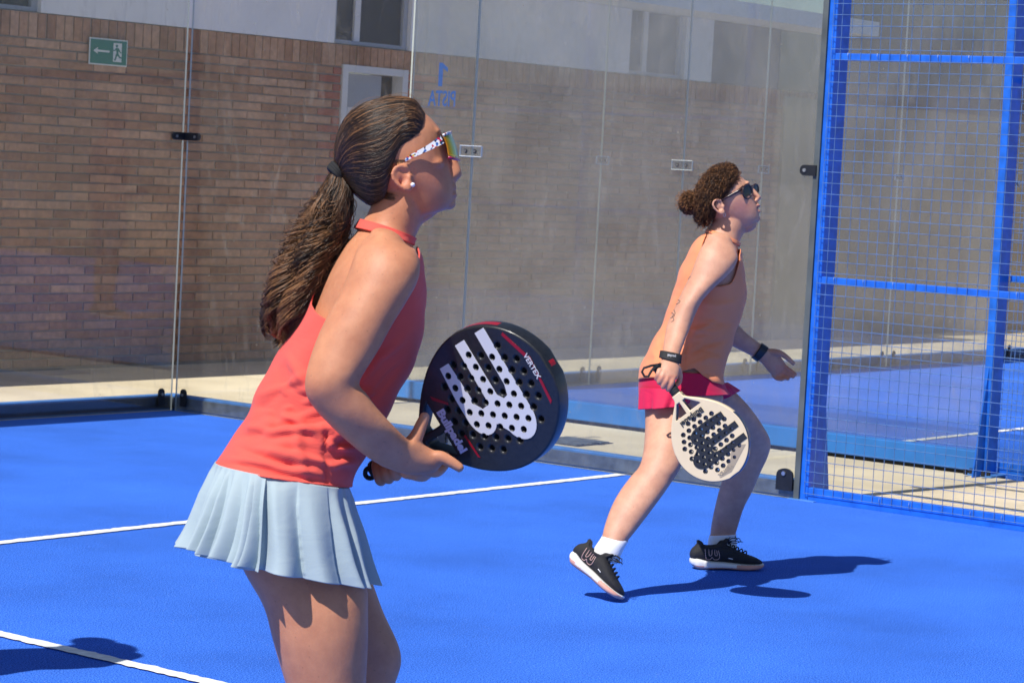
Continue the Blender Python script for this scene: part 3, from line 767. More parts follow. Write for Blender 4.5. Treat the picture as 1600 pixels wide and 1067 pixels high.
def strands(name, lines, radii, m, parent, light=None, n=3):
    """many thin strand tubes in one mesh; light: per-strand lightness 0..1 (root..tip arrays allowed)"""
    vs = []; fs = []; lt = []; o = 0
    for li, pts in enumerate(lines):
        pts = np.asarray(pts); k = len(pts); r = radii[li] if hasattr(radii, '__len__') else radii
        T = np.gradient(pts, axis=0); T /= np.linalg.norm(T, axis=1)[:, None]+1e-12
        a = np.array([.3, .5, .81]); E1 = np.cross(T, a); E1 /= np.linalg.norm(E1, axis=1)[:, None]+1e-9; E2 = np.cross(T, E1)
        tp = np.ones(k); tp[-1] = .25; tp[-2] = .7; tp[0] = .6
        for j in range(n):
            an = 2*math.pi*j/n; vs.append(pts+(r*tp)[:, None]*(math.cos(an)*E1+math.sin(an)*E2))
        idx = o+np.arange(n*k).reshape(n, k)
        for j in range(n):
            A = idx[j]; B = idx[(j+1) % n]
            fs.append(np.stack([A[:-1], B[:-1], B[1:], A[1:]], axis=1))
        l = 0.0 if light is None else light[li]
        lt.append(np.tile(np.broadcast_to(l, (k,)), n)); o += n*k
    vs = np.concatenate(vs); fs = np.concatenate(fs); lt = np.concatenate(lt)
    me = bpy.data.meshes.new(name); me.vertices.add(len(vs)); me.vertices.foreach_set('co', vs.ravel())
    me.loops.add(len(fs)*4); me.loops.foreach_set('vertex_index', fs.ravel()); me.polygons.add(len(fs))
    me.polygons.foreach_set('loop_start', np.arange(len(fs))*4); me.polygons.foreach_set('loop_total', np.full(len(fs), 4)); me.update(calc_edges=True)
    a = me.attributes.new('lightness', 'FLOAT', 'POINT'); a.data.foreach_set('value', lt.astype(np.float32))
    me.materials.append(m)
    return obj(name, me, None, parent, smooth=True)

def bvh_of(me):
    return BVHTree.FromPolygons([v.co[:] for v in me.vertices], [tuple(p.vertices) for p in me.polygons])
def hit(bvh, u, v, off=.0):
    d = ray(u, v); d = d/np.linalg.norm(d); loc, nrm, i, dist = bvh.ray_cast(Vector(CAM), Vector(d))
    if loc is None: return None
    return np.array(loc)+np.array(nrm)*off

def shell(loft, n, rows, tlo, thi, off, th0=0, th1=2*math.pi, disp=None, wrap=True):
    """garment sheet on a loft: for every angle from station tlo(th) to thi(th)"""
    mb = MB(); ths = np.linspace(th0, th1, n, endpoint=not wrap); vs = []
    for j in range(rows+1):
        f = j/rows
        for th in ths:
            t = tlo(th)*(1-f)+thi(th)*f; o = off(th, f) if callable(off) else off
            vs.append(loft.pt(th, t, o))
    m = n if wrap else n-1
    fs = [(j*n+i, j*n+(i+1) % n, (j+1)*n+(i+1) % n, (j+1)*n+i) for j in range(rows) for i in range(m)]
    mb.add(vs, fs); return mb
def displace(me, fun):
    co = get_co(me); nr = np.empty(len(me.vertices)*3); me.vertices.foreach_get('normal', nr); nr = nr.reshape(-1, 3)
    set_co(me, co+nr*fun(co, nr)[:, None]); return me
def fold_field(folds, side=None):
    """folds: list of (polyline px, width px, amplitude m); returns a displacement function"""
    def f(co, nr):
        u, v, w = photo_uv(co); out = np.zeros(len(co)); front = np.clip((-(nr@CF))*1.4, 0, 1) if side is None else 1
        for pl, wd, am in folds:
            best = np.full(len(co), 1e9); tt = np.zeros(len(co)); pl = np.asarray(pl, float); n = len(pl)-1
            for i in range(n):
                a, b = pl[i], pl[i+1]; d = b-a; L2 = d@d
                t = np.clip(((u-a[0])*d[0]+(v-a[1])*d[1])/L2, 0, 1)
                ds = np.hypot(u-(a[0]+t*d[0]), v-(a[1]+t*d[1])); k = ds < best
                best[k] = ds[k]; tt[k] = (i+t[k])/n
            taper = np.sin(np.clip(tt, 0, 1)*math.pi*.92+.12).clip(0, 1)
            out += am*np.exp(-(best/wd)**2)*taper
        return out*front
    return f
def flip_out(me, centre_fun):
    pass
def fix_normals(me):
    bm = bmesh.new(); bm.from_mesh(me); bmesh.ops.recalc_face_normals(bm, faces=bm.faces[:]); bm.to_mesh(me); bm.free(); me.update(); return me
def solid(o, th=.0022):
    md = o.modifiers.new('thickness', 'SOLIDIFY'); md.thickness = th; md.offset = 0; return o
smooth01 = lambda x: (lambda t: t*t*(3-2*t))(min(1.0, max(0.0, x)))
def wrapdeg(th):
    d = math.degrees(th) % 360; return d-360 if d > 180 else d
def piece(pts):
    xs_ = [p[0] for p in pts]; ys_ = [p[1] for p in pts]
    return lambda x: float(np.interp(x, xs_, ys_))
# ================================================================ RACKETS AND SHOES
def curve_fill(splines, extrude, bevel, res=2):
    cu = bpy.data.curves.new('c', 'CURVE'); cu.dimensions = '2D'; cu.fill_mode = 'BOTH'; cu.extrude = extrude; cu.bevel_depth = bevel; cu.bevel_resolution = res
    for pts in splines:
        s = cu.splines.new('POLY'); s.points.add(len(pts)-1); s.use_cyclic_u = True
        for i, p in enumerate(pts): s.points[i].co = (p[0], p[1], 0, 1)
    o = bpy.data.objects.new('c', cu); col.objects.link(o); dg = bpy.context.evaluated_depsgraph_get()
    me = bpy.data.meshes.new_from_object(o.evaluated_get(dg)); bpy.data.objects.remove(o); return me
def boolean(me, cutter):
    a = bpy.data.objects.new('a', me); b = bpy.data.objects.new('b', cutter); col.objects.link(a); col.objects.link(b)
    md = a.modifiers.new('b', 'BOOLEAN'); md.object = b; md.operation = 'DIFFERENCE'; md.solver = 'EXACT'
    dg = bpy.context.evaluated_depsgraph_get(); out = bpy.data.meshes.new_from_object(a.evaluated_get(dg))
    bpy.data.objects.remove(a); bpy.data.objects.remove(b); return out
HALF = [(.120, .0165), (.138, .020), (.155, .036), (.175, .058), (.200, .082), (.230, .104), (.265, .121), (.300, .1295), (.335, .1295), (.370, .120), (.400, .103), (.425, .079), (.443, .050), (.452, .024)]
def racket_outline(inset=0.0):
    h = spline(HALF, 4); R = [(w-inset, y) for y, w in h if w-inset > .003]; L = [(-x, y) for x, y in reversed(R)]
    return R+[(0, .455-inset)]+L
def holes():
    out = []
    for r in range(10):
        y = .222+.0205*r
        for c in range(-5, 6):
            x = c*.0245+(.01225 if r % 2 else 0)
            if (x/.095)**2+((y-.318)/.108)**2 < 1.0: out.append((x, y))
    return out
HOLES = holes()
circ = lambda x, y, r, n=14: [(x+r*math.cos(2*math.pi*i/n), y+r*math.sin(2*math.pi*i/n)) for i in range(n)]
LOGO = [(-.092, -.063), (-.03, -.068), (.005, -.0675), *[(.012+.040*math.cos(a)*1.0, -.0375+.030*math.sin(a)) for a in np.linspace(-1.45, .75, 12)], *[(.050+.042*math.cos(a), .0305+.0335*math.sin(a)) for a in np.linspace(-1.25, 1.5, 14)], (.02, .064), (-.112, .063),
        (-.112, .041), (-.010, .040), (.008, .034), (.010, .024), (-.002, .015), (-.112, .014), (-.112, -.009), (-.006, -.010), (.006, -.016), (.007, -.027), (-.006, -.036), (-.092, -.041)]
def racket(name, label, origin, xr, yr, pal, TH=.0175):
    o3, xr, yr = V3(origin), V3(xr), V3(yr); xr /= np.linalg.norm(xr); yr -= xr*(yr@xr); yr /= np.linalg.norm(yr); zr = np.cross(xr, yr)
    Mx = Matrix(((xr[0], yr[0], zr[0], o3[0]), (xr[1], yr[1], zr[1], o3[1]), (xr[2], yr[2], zr[2], o3[2]), (0, 0, 0, 1)))
    root = empty(name, (0, 0, 0), label=label, cat='racket')
    def fin(me, nm, mats, par=root, sm=False):
        mi0 = [q.material_index for q in me.polygons]; me.transform(Mx); me.materials.clear()
        if isinstance(mats, list) and len(mats) > 1:
            for m_ in mats: me.materials.append(m_)
            me.polygons.foreach_set('material_index', mi0)
        return obj(nm, me, mats, par, smooth=sm)
    # throat windows: two triangles split by a bridge
    w1 = [(-.019, .143), (-.0035, .143), (-.0045, .193), (-.058, .193), (-.052, .183)]
    w2 = [(-x, y) for x, y in reversed(w1)]; w3 = [(-.0035, .153), (.0035, .153), (.0045, .186), (-.0045, .186)]
    body = curve_fill([racket_outline(.0035)]+[circ(x, y, .0088) for x, y in HOLES]+[w1, w2], TH-.0035, .0035)
    mi_ = np.zeros(len(body.polygons), dtype=np.int32); HA = np.array(HOLES)
    for i, pl in enumerate(body.polygons):
        c = pl.center; n_ = pl.normal
        if abs(n_.z) < .8:
            if False: pass
            elif pal.get('edge') and c.y > .285 and abs(c.z) < TH-.001: mi_[i] = 2
        if np.min(np.hypot(HA[:, 0]-c.x, HA[:, 1]-c.y)) < .0088: mi_[i] = 1
        if .14 < c.y < .196 and abs(n_.z) < .5 and abs(c.x) < .055*(c.y-.12)/.07: mi_[i] = 1
    body.polygons.foreach_set('material_index', mi_)
    bo = fin(body, 'frame', [pal['body'][0], m_rk_ink, pal.get('edge', m_rk_ink)])
    # printed face sheets (front and back): logo, lettering, panels
    cut = MB()
    for x, y in HOLES: cut.tube([(x, y, -.03), (x, y, .03)], .0064, 14)
    cutme = cut.mesh('cut')
    for sgn in (1, -1):
        fl = Matrix.Diagonal((sgn, 1, sgn, 1))
        def deco(spl, nm, m, z=.0003, hole=True, par=bo):
            me = curve_fill(spl, .00025, 0)
            if hole: me = boolean(me, cutme.copy())
            me.transform(Matrix.Translation((0, 0, TH+z))); me.transform(fl); return fin(me, nm, m, par)
        for nm, poly, m, z in pal['panels']: deco([poly], nm, m, z)
        deco([[(x, y+.318) for x, y in LOGO]], 'logo', pal['logo'], .0013)
        for body_, size, x, y, m, b in pal['text']:
            t = text_mesh(body_, size, .0002, b); t.transform(Matrix.Translation((x, y, TH+.0018))); t.transform(fl); fin(t, 'lettering', m, bo)
    # rim stripes on the edge
    if pal.get('rim'):
        ol = racket_outline(0.0); 
        for i0, i1, m in pal['rim']:
            s = MB(); pts = ol[i0:i1]; vs = []
            for (x, y) in pts:
                nx, ny = x/.13, (y-.31)/.145; l = math.hypot(nx, ny); vs += [(x+nx/l*.0008, y+ny/l*.0008, -.008), (x+nx/l*.0008, y+ny/l*.0008, .008)]
            s.add(vs, [(2*i, 2*i+2, 2*i+3, 2*i+1) for i in range(len(pts)-1)]); fin(s.mesh('rim_stripe'), 'rim_stripe', m, bo)
    # grip: octagonal, wrapped
    g = MB(); n = 40; pts = [(0, .002+.138*i/n, 0) for i in range(n+1)]
    g.tube(pts, [.0155+.0011*math.sin(i*2.3) if i < n-3 else .0175 for i in range(n+1)], 12)
    gm = g.mesh('grip'); 
    for v in gm.vertices: v.co.x *= 1.12
    fin(gm, 'grip', pal['grip'], root, True)
    b = MB(); b.tube([(0, -.006, 0), (0, -.004, 0), (0, .004, 0)], [.012, .0185, .0185], 14); fin(b.mesh('butt_cap'), 'butt_cap', m_blackpl)
    return root, Mx
m_rk_black = mat('racket_carbon', (.014, .015, .018), .34, var=.25, vscale=140, bump=.05, bscale=300, coat=.25)
m_rk_white = mat('racket_white_print', (.70, .70, .74), .42, var=.03)
m_rk_red = mat('racket_red', (.30, .006, .018), .35)
m_rk_cream = mat('racket_cream', (.82, .655, .42), .45, var=.04, vscale=12, coat=.05)
m_rk_gold = mat('racket_gold', (.40, .32, .225), .4)
m_rk_ink = mat('racket_ink', (.02, .022, .028), .4)
m_rk_navy = mat('racket_navy_edge', (.012, .02, .05), .35, coat=.3)
m_grip = mat('black_overgrip', (.014, .014, .016), .75, bump=.2, bscale=250)
m_lilac = mat('racket_lilac_print', (.62, .57, .76), .45)
pal_black = dict(body=[m_rk_black], logo=m_rk_white, grip=m_grip,
    panels=[('red_flash', [(-.060, .205), (-.052, .205), (-.030, .230), (-.034, .232)], m_rk_red, .0006), ('red_flash', [(.03, .225), (.075, .228), (.078, .232), (.03, .229)], m_rk_red, .0006),
            ('red_flash', [(-.085, .405), (-.03, .425), (.0, .430), (-.0, .433), (-.035, .430), (-.088, .41)], m_rk_red, .0006), ('red_flash', [(-.03, .434), (.055, .427), (.06, .421), (-.03, .430)], m_rk_red, .0006)],
    text=[('Bullpadel', .0235, .012, .2005, m_lilac, .0012), ('VERTEX', .0135, -.012, .424, m_rk_white, .0003)],
    rim=[(46, 56, m_rk_red), (66, 80, m_rk_red)])
pal_cream = dict(body=[m_rk_cream], logo=m_rk_ink, grip=m_grip,
    panels=[('gold_panel', [(-.095, .395), (.0, .440), (.045, .434), (-.02, .405), (-.055, .368)], m_rk_gold, .0006)],
    text=[('Bullpadel', .026, .0, .203, m_rk_ink, .0008), ('VERTEX', .017, .015, .418, m_rk_gold, .0003)],
    edge=m_rk_navy)

m_shoe = mat('shoe_mesh_black', (.016, .015, .017), .75, var=.3, vscale=60, bump=.35, bscale=350)
m_sole_w = mat('sole_white', (.80, .79, .77), .55, var=.04)
m_sole_p = mat('sole_salmon', (.72, .36, .27), .55, var=.06)
m_sock = cloth_mat('white_sock', (.80, .80, .82), fold=.1, rough=.9)
m_lace = mat('black_lace', (.012, .012, .015), .8)
m_rose = mat('rose_outline', (.75, .46, .38), .5)
def shoe(par, heel, fwd, up, ankle_dir=None, L=.262, side=1, loops=True):
    """heel: ground point under the heel, fwd / up: directions; side +1 = lateral face shown to +y"""
    fwd = V3(fwd); fwd /= np.linalg.norm(fwd); up = V3(up); up -= fwd*(up@fwd); up /= np.linalg.norm(up); lat = np.cross(up, fwd); h = V3(heel)
    W = lambda x, y, z: h+fwd*x+lat*y+up*z
    k = L/.262
    def lf(rows, kk=5, power=2.5): return Loft([(W(x*k, 0, (z0+z1)/2), up*(z1-z0)/2, lat*w) for x, z0, z1, w in rows], k=kk, power=power)
    sole = MB(); lf([(-.004, .012, .040, .024), (.012, .001, .042, .034), (.05, .0, .034, .037), (.11, .003, .030, .037), (.16, .0, .026, .044), (.20, .0, .024, .047), (.235, .004, .024, .041), (.256, .010, .026, .024)], power=3.2).closed(sole, 24)
    root = obj('shoe', remesh(sole, .003, 'shoe'), None, par, smooth=True); root.data.materials.clear(); root.data.materials.append(m_sole_w)
    smooth_mesh(root.data, 2); root.data.materials.append(m_sole_p)
    pc = get_co(root.data)
    idx = np.zeros(len(root.data.polygons), dtype=np.int32)
    for i, p in enumerate(root.data.polygons):
        c = V3(p.center)-h; x = c@fwd/k; z = c@up
        idx[i] = 1 if (z < .0105 or (x > .150 and z < .021) or (x < .03 and z < .016)) else 0
    root.data.polygons.foreach_set('material_index', idx)
    # treads: small bars under the sole
    tr = MB()
    for i in range(22):
        x = .01+.0112*i; 
        for s in (-1, 1):
            c = W(x*k, s*.030*(1 if x < .13 else 1.25)*(.8 if x > .24 else 1), .0015); tr.ell(c+up*.0015, fwd*.0036, lat*.010, up*.0032, 6, 4)
    upm = MB()
    lf([(.002, .034, .082, .027), (.018, .030, .096, .034), (.045, .028, .084, .036), (.075, .027, .082, .036), (.100, .026, .094, .036), (.130, .024, .086, .039), (.165, .022, .070, .043), (.200, .021, .056, .0435), (.230, .021, .046, .037), (.250, .022, .036, .022)], power=2.3).closed(upm, 28)
    # collar padding and tongue
    upm.tube([W(k*(.060+.047*math.cos(a)), .030*math.sin(a), .090+.011*math.cos(a)**2-(.012 if abs(math.sin(a)) > .7 else 0)) for a in np.linspace(0, 2*math.pi, 25)[:-1]], .007, 8, closed=True)
    upm.ell(W(.112*k, 0, .098), fwd*.012+up*.018, lat*.024, np.cross(lat, fwd*.012+up*.018)/.02*.006)
    um = remesh(upm, .003, 'upper'); smooth_mesh(um, 4)
    uo = obj('upper', um, m_shoe, root, smooth=True)
    lc = MB()
    for i in range(6):
        x = .112+.0155*i; z = .098-.0068*i; w = .021
        lc.tube([W(k*x, -w, z-.006), W(k*(x+.004), -w*.4, z+.0035), W(k*(x+.004), w*.4, z+.0035), W(k*x, w, z-.006)], .0026, 6)
    if loops:
        for s in (-1, 1):
            lc.tube([W(k*.118, 0, .101), W(k*.135, s*.012, .117), W(k*.158, s*.022, .118), W(k*.165, s*.026, .108), W(k*.150, s*.020, .100), W(k*.122, s*.004, .100)], .0019, 6)
            lc.tube([W(k*.118, 0, .101), W(k*.14, s*.018, .108), W(k*.17, s*.030, .106)], .0017, 6)
    obj('laces', lc, m_lace, root)
    # outlined mark on the flanks, lying on the upper
    bv = bvh_of(um)
    for s in (-1, 1):
        pts = [(.030, .078), (.034, .050), (.040, .040), (.052, .040), (.057, .048), (.066, .040), (.080, .040), (.085, .050), (.080, .074)]
        def proj(pl):
            out = []
            for x, z in spline(pl, 4):
                loc, nrm, i, dd = bv.ray_cast(Vector(W(x*k, s*.2, z)), Vector(-lat*s))
                if loc is not None: out.append(np.array(loc)+np.array(nrm)*.0008)
            return out
        mk = MB()
        for pl in (pts, [(.044, .078), (.046, .056), (.052, .054), (.056, .060), (.056, .076)], [(.066, .076), (.067, .058), (.072, .054), (.076, .058), (.073, .074)]):
            o_ = proj(pl)
            if len(o_) > 2: mk.tube(o_, .0011, 5)
        if mk.v: obj('side_mark', mk, m_rose, uo)
        dd_ = proj([(.118, .046), (.126, .045), (.134, .043)])
        if len(dd_) > 2: q = MB(); q.tube(dd_, .0017, 5); obj('brand_tab', q, m_sole_w, uo)
    return root
def sock(par, fig_rows, D_fig):
    q = MB(); lf = D_fig.loft(fig_rows, k=5)
    n = 28; s = shell(lf, n, 14, lambda th: 0, lambda th: len(fig_rows)-1, lambda th, f: .0022+.0009*math.sin(f*40)*0)
    return solid(obj('sock', s, m_sock, par, smooth=True), .003)
# ================================================================ THE GIRL IN CORAL (near)
def head_parts(F, mb, rows, nose, lips, chin, brow, ear, egg=.22):
    hl = F.loft(rows, k=5, egg=egg); hl.closed(mb, 32)
    F.chain([n[:3] for n in nose], [n[3] for n in nose], k=5).closed(mb, 14)
    for (u, v, d, ru, rv, rd, a) in lips+chin+brow: F.ball(mb, u, v, d, ru, rv, rd, a)
    return hl
def ear_part(F, mb, rim, rr, fill, d, sgn=1):
    mb.tube([F.P(u, v, d+dd*sgn) for u, v, dd in rim], rr, 8)
    for (u, v, dd, ru, rv, rd, a) in fill: F.ball(mb, u, v, d+dd*sgn, ru, rv, rd, a)

GD = 4.6; GK = GD/4.25
G = Fig(GD, lat_skew=.10, k=GK)
girl = empty('person', tuple(np.append(G.P(500, 1600)[:2], 0)), label='girl with long brown ponytail in coral top and pale blue skirt holding black racket', cat='person')
bm_ = MB()
# head
g_head = [((632, 168), (588, 170), 0, .022), ((651, 172), (560, 179), 0, .046), ((665, 179), (542, 192), 0, .064), ((679, 192), (536, 212), 0, .0715), ((689, 206), (535, 233), 0, .0745), ((694, 224), (538, 252), 0, .0745),
          ((699, 245), (548, 271), 0, .072), ((704, 266), (566, 288), 0, .067), ((707, 283), (586, 301), 0, .061), ((709, 296), (602, 312), 0, .055), ((709, 308), (613, 323), 0, .049), ((706, 319), (624, 334), 0, .042), ((698, 327), (634, 342), 0, .032), ((684, 331), (645, 345), 0, .018)]
g_hl = head_parts(G, bm_, g_head,
    nose=[(694, 222, 0, (.006, .008)), (702, 240, 0, (.008, .010)), (708, 256, 0, (.009, .012)), (713.5, 270, 0, (.0088, .014)), (707, 280, 0, (.008, .014))],
    lips=[(706.5, 292.5, 0, 7.5, 5.5, .023, .3), (707, 305.5, 0, 7.5, 6, .022, -.1), (717.5, 273, 0, 4.5, 5, .009, 0), (706, 277, -.012, 5, 5, .006, 0), (706, 277, .012, 5, 5, .006, 0)],
    chin=[(701.5, 318, 0, 11, 10, .021, 0)], brow=[(680, 208, 0, 9, 8, .046, 0), (676, 258, -.045, 18, 12, .018, -.3), (676, 258, .045, 18, 12, .018, -.3)], ear=None)
for sg, dd in ((1, -.071), (-1, .071)):
    ear_part(G, bm_, [(637, 268, .004), (634, 262, -.002), (625, 259, -.006), (617, 263, -.009), (613, 272, -.010), (616, 282, -.009), (624, 290, -.008), (633, 296, -.006), (641, 296, -.004), (643, 289, 0), (640, 281, .004)], .0042,
             [(637, 290, -.003, 7, 8, .005, 0), (627, 276, .003, 10, 15, .006, -.5), (622, 272, -.004, 5, 10, .004, -.3), (640, 277, .000, 4, 5, .006, 0)], dd, sg)
# neck, torso
G.loft([((592, 298), (668, 318), 0, .048), ((582, 316), (664, 336), 0, .049), ((574, 334), (656, 356), 0, .050), ((564, 350), (649, 371), 0, .053), ((555, 366), (645, 386), 0, .066), ((548, 382), (646, 400), 0, .085)], k=5).closed(bm_, 28)
g_torso_rows = [((556, 360), (646, 381), 0, .060), ((533, 383), (653, 402), 0, .112), ((512, 416), (657, 428), 0, .150), ((495, 452), (658, 455), 0, .158), ((480, 488), (656, 488), 0, .152), ((455, 530), (652, 530), 0, .142), ((433, 566), (636, 574), 0, .130),
                ((413, 606), (610, 622), 0, .122), ((396, 646), (588, 664), 0, .121), ((373, 685), (565, 705), 0, .131), ((348, 722), (541, 752), 0, .148), ((334, 768), (546, 800), 0, .162), ((338, 832), (558, 850), 0, .168), ((374, 886), (560, 898), 0, .140)]
g_torso = G.loft(g_torso_rows, k=5, power=2.2)
body_t = G.loft([((L[0]+5, L[1]), (R[0]-5, R[1]), d, w*.965) for L, R, d, w in g_torso_rows], k=5, power=2.2); body_t.closed(bm_, 36)
# shoulder blade and collar bones
G.ball(bm_, 640, 398, -.06, 12, 12, .07, 0)
# near arm
g_arm = [((578, 366), (632, 380), -.135, .036), ((560, 384), (652, 396), -.150, .046), ((549, 412), (657, 418), -.165, .050), ((538, 442), (651, 444), -.175, .050), ((521, 476), (634, 474), -.185, .048), ((503, 510), (613, 508), -.195, .045), ((487, 550), (591, 548), -.205, .0415), ((477, 588), (567, 586), -.215, .038),
         ((477, 613), (561, 602), -.215, .036), ((487, 633), (571, 612), -.21, .0355), ((511, 660), (590, 638), -.20, .037), ((543, 690), (612, 662), -.185, .035), ((576, 716), (630, 680), -.165, .030), ((602, 730), (642, 690), -.148, .0265)]
G.loft(g_arm, k=5).closed(bm_, 28)
# near hand
G.loft([((598, 729), (640, 689), -.150, .026), ((620, 737), (653, 688), -.140, .0235), ((645, 742), (669, 698), -.13, .022), ((668, 739), (687, 707), -.125, .018)], k=5).closed(bm_, 20)
for pts, rs in (([(641, 695, -.140), (651, 681, -.137), (658, 664, -.135), (664, 650, -.133)], [.014, .0115, .0100, .0085]),
                ([(670, 716, -.132), (688, 714, -.134), (705, 722, -.136), (719, 731, -.136)], [.0125, .0110, .0092, .0078]),
                ([(664, 732, -.118), (682, 736, -.10), (694, 726, -.07), (697, 712, -.055)], [.0115, .0105, .009, .008]),
                ([(648, 740, -.112), (662, 743, -.09), (673, 734, -.06), (676, 718, -.05)], [.0115, .010, .009, .008]),
                ([(634, 738, -.112), (646, 741, -.085), (656, 732, -.058), (659, 718, -.05)], [.0105, .009, .008, .007])):
    G.chain(pts, rs, k=4).closed(bm_, 14)
# far arm and far hand round the grip
G.loft([((575, 385), (625, 385), .135, .045), ((560, 430), (622, 430), .165, .046), ((545, 500), (607, 500), .20, .043), ((535, 570), (590, 565), .22, .038), ((535, 606), (585, 592), .215, .036), ((550, 640), (592, 622), .18, .035), ((568, 685), (606, 668), .115, .030), ((582, 714), (616, 700), .065, .026), ((590, 732), (622, 716), .040, .022)], k=5).closed(bm_, 24)
G.ball(bm_, 606, 728, .030, 22, 16, .020, -.5)
for (cu, cv, d) in ((589, 739, .004), (601, 736, -.008), (613, 731, -.02), (625, 724, -.032)):
    G.chain([(cu+1, cv-18, d+.030), (cu+0, cv-9, d-.004), (cu+3, cv+4, d-.017), (cu+7, cv+13, d-.006), (cu+8, cv+11, d+.020)], [.0095, .0098, .0095, .009, .008], k=4).closed(bm_, 12)
# legs
G.loft([((356, 842), (556, 850), -.070, .080), ((384, 898), (573, 912), -.080, .082), ((412, 948), (575, 955), -.088, .082), ((427, 1003), (575, 1005), -.092, .078), ((446, 1067), (572, 1067), -.09, .069), ((462, 1120), (571, 1118), -.09, .060), ((470, 1165), (566, 1160), -.09, .054), ((468, 1210), (556, 1205), -.09, .052), ((455, 1275), (551, 1270), -.09, .053), ((457, 1340), (543, 1335), -.09, .047), ((470, 1430), (530, 1425), -.09, .036), ((476, 1510), (526, 1505), -.09, .031), ((470, 1560), (540, 1550), -.09, .032)], k=5).closed(bm_, 32)
G.loft([((420, 850), (560, 850), .085, .085), ((440, 905), (583, 912), .095, .083), ((466, 955), (600, 958), .105, .078), ((492, 1000), (622, 1005), .11, .066), ((512, 1040), (627, 1036), .112, .058), ((518, 1080), (616, 1072), .112, .053), ((508, 1130), (603, 1125), .112, .052), ((492, 1200), (590, 1195), .112, .052), ((490, 1280), (570, 1275), .112, .044), ((495, 1380), (550, 1375), .112, .034), ((495, 1440), (545, 1435), .112, .031), ((488, 1490), (556, 1482), .112, .032)], k=5).closed(bm_, 32)
g_me = remesh(bm_, .0034, 'body')
def g_w(co):
    u, v, w = photo_uv(co); d = w-GD
    face = ((u > 606) & (v < 340) & (v > 150)) | ((v > 640) & (v < 760) & (u > 575) & (u < 735))
    return np.where(face, .20, 1.0)
smooth_mesh(g_me, 9, g_w)
co = get_co(g_me); u, v, w = photo_uv(co); base = np.tile(np.array([.58, .262, .145]), (len(co), 1))
lip = np.exp(-(((u-711)/7)**2+((v-300)/9)**2)**2); base = base*(1-lip[:, None]*.35)+np.array([.42, .14, .11])*lip[:, None]*.35
chk = np.exp(-(((u-680)/26)**2+((v-275)/24)**2)); base *= 1+chk[:, None]*np.array([.06, -.08, -.06])
earr = np.exp(-(((u-628)/16)**2+((v-278)/20)**2)); base *= 1+earr[:, None]*np.array([.05, -.16, -.12])
elb = np.exp(-(((u-482)/20)**2+((v-612)/24)**2)); base *= 1+elb[:, None]*np.array([-.06, -.16, -.16])
nail = np.exp(-(((u-666)/5)**2+((v-648)/6)**2)); base = base*(1-nail[:, None]*.6)+np.array([.60, .36, .33])*nail[:, None]*.6
col_attr(g_me, base.clip(0, 1))
g_body = obj('body', g_me, m_skin, girl, smooth=True)
g_bvh = bvh_of(g_me)

# coral racer-back top
m_coral = cloth_mat('coral_rib_knit', (.82, .108, .082), rib=.16, ribscale=150, fold=.16, fscale=8, rough=.85)
def g_top_hi(th):
    a = abs(wrapdeg(th))
    return piece([(0, .2), (22, .5), (38, 1.8), (52, 3.3), (66, 4.15), (82, 4.55), (110, 4.50), (140, 4.05), (158, 3.7), (170, 2.4), (180, 1.2)])(a)
g_lo = lambda th: 10.12
s = shell(g_torso, 150, 110, g_lo, g_top_hi, lambda th, f: .0065+.004*(1-f)**2)
tm = s.mesh('top'); fix_normals(tm)
rn = np.random.default_rng(3)
folds = []
for k in range(34):                                   # gathered creases fanning from the side seam and waist
    y = rn.uniform(600, 770); x0 = rn.uniform(345, 520); L = rn.uniform(35, 110); sl = rn.uniform(-.55, .05) if y < 690 else rn.uniform(-.15, .45)
    folds.append(([(x0, y), (x0+L*.5, y+sl*L*.5+rn.uniform(-4, 4)), (x0+L, y+sl*L)], rn.uniform(4.0, 9.0), rn.uniform(-.005, .006)))
folds += [([(395, 640), (440, 628), (500, 615)], 6, -.006), ([(380, 668), (430, 676), (505, 668)], 6, .006), ([(512, 660), (508, 700), (512, 770)], 3.0, -.005), ([(512, 690), (545, 668), (565, 650)], 5, .006), ([(512, 705), (540, 690), (572, 690)], 5, -.006), ([(515, 730), (535, 722), (560, 722)], 5, .006),
          ([(420, 640), (470, 660), (510, 692)], 6, .005), ([(400, 700), (450, 712), (508, 722)], 6, .005), ([(370, 722), (430, 742), (505, 752)], 5, -.005), ([(345, 716), (420, 726), (500, 742)], 5, .005), ([(430, 560), (455, 610), (470, 650)], 8, -.004), ([(445, 550), (480, 600), (490, 640)], 7, .004)]
folds += [([(432, 548), (405, 620), (385, 690)], 7, .004), ([(450, 560), (432, 620), (430, 690)], 8, -.004), ([(470, 640), (465, 700), (480, 760)], 7, .004), ([(560, 600), (590, 560), (640, 520)], 7, .004), ([(575, 630), (600, 600), (635, 560)], 6, -.004)]
folds = [(a, b, c*2.1) for a, b, c in folds]
_ff = fold_field(folds)
displace(tm, lambda co, nr: np.clip(_ff(co, nr), -.0042, .012))
displace(tm, lambda co, nr: .0015*np.sin(co[:, 2]*70+co[:, 0]*35)*np.sin(co[:, 1]*48+co[:, 2]*23))
g_top = solid(obj('top', tm, m_coral, girl, smooth=True), .0025)
# stitched hem and collar band round the neck
hm = MB(); hm.tube([g_torso.pt(th, 10.08, .0095+.0008*math.sin(9*th)) for th in np.linspace(0, 2*math.pi, 90, endpoint=False)], .0022, 6, closed=True); obj('hem', hm, m_coral, g_top, smooth=True)
cl_ = G.loft([((565, 344), (648, 372), 0, .0535), ((562, 348), (646, 375), 0, .0555), ((559, 352), (645, 379), 0, .059), ((556, 357), (644, 383), 0, .064)], k=4)
sc_ = shell(cl_, 60, 12, lambda th: 0, lambda th: 3, .0030); solid(obj('collar', fix_normals(sc_.mesh('collar')), m_coral, g_top, smooth=True), .003)

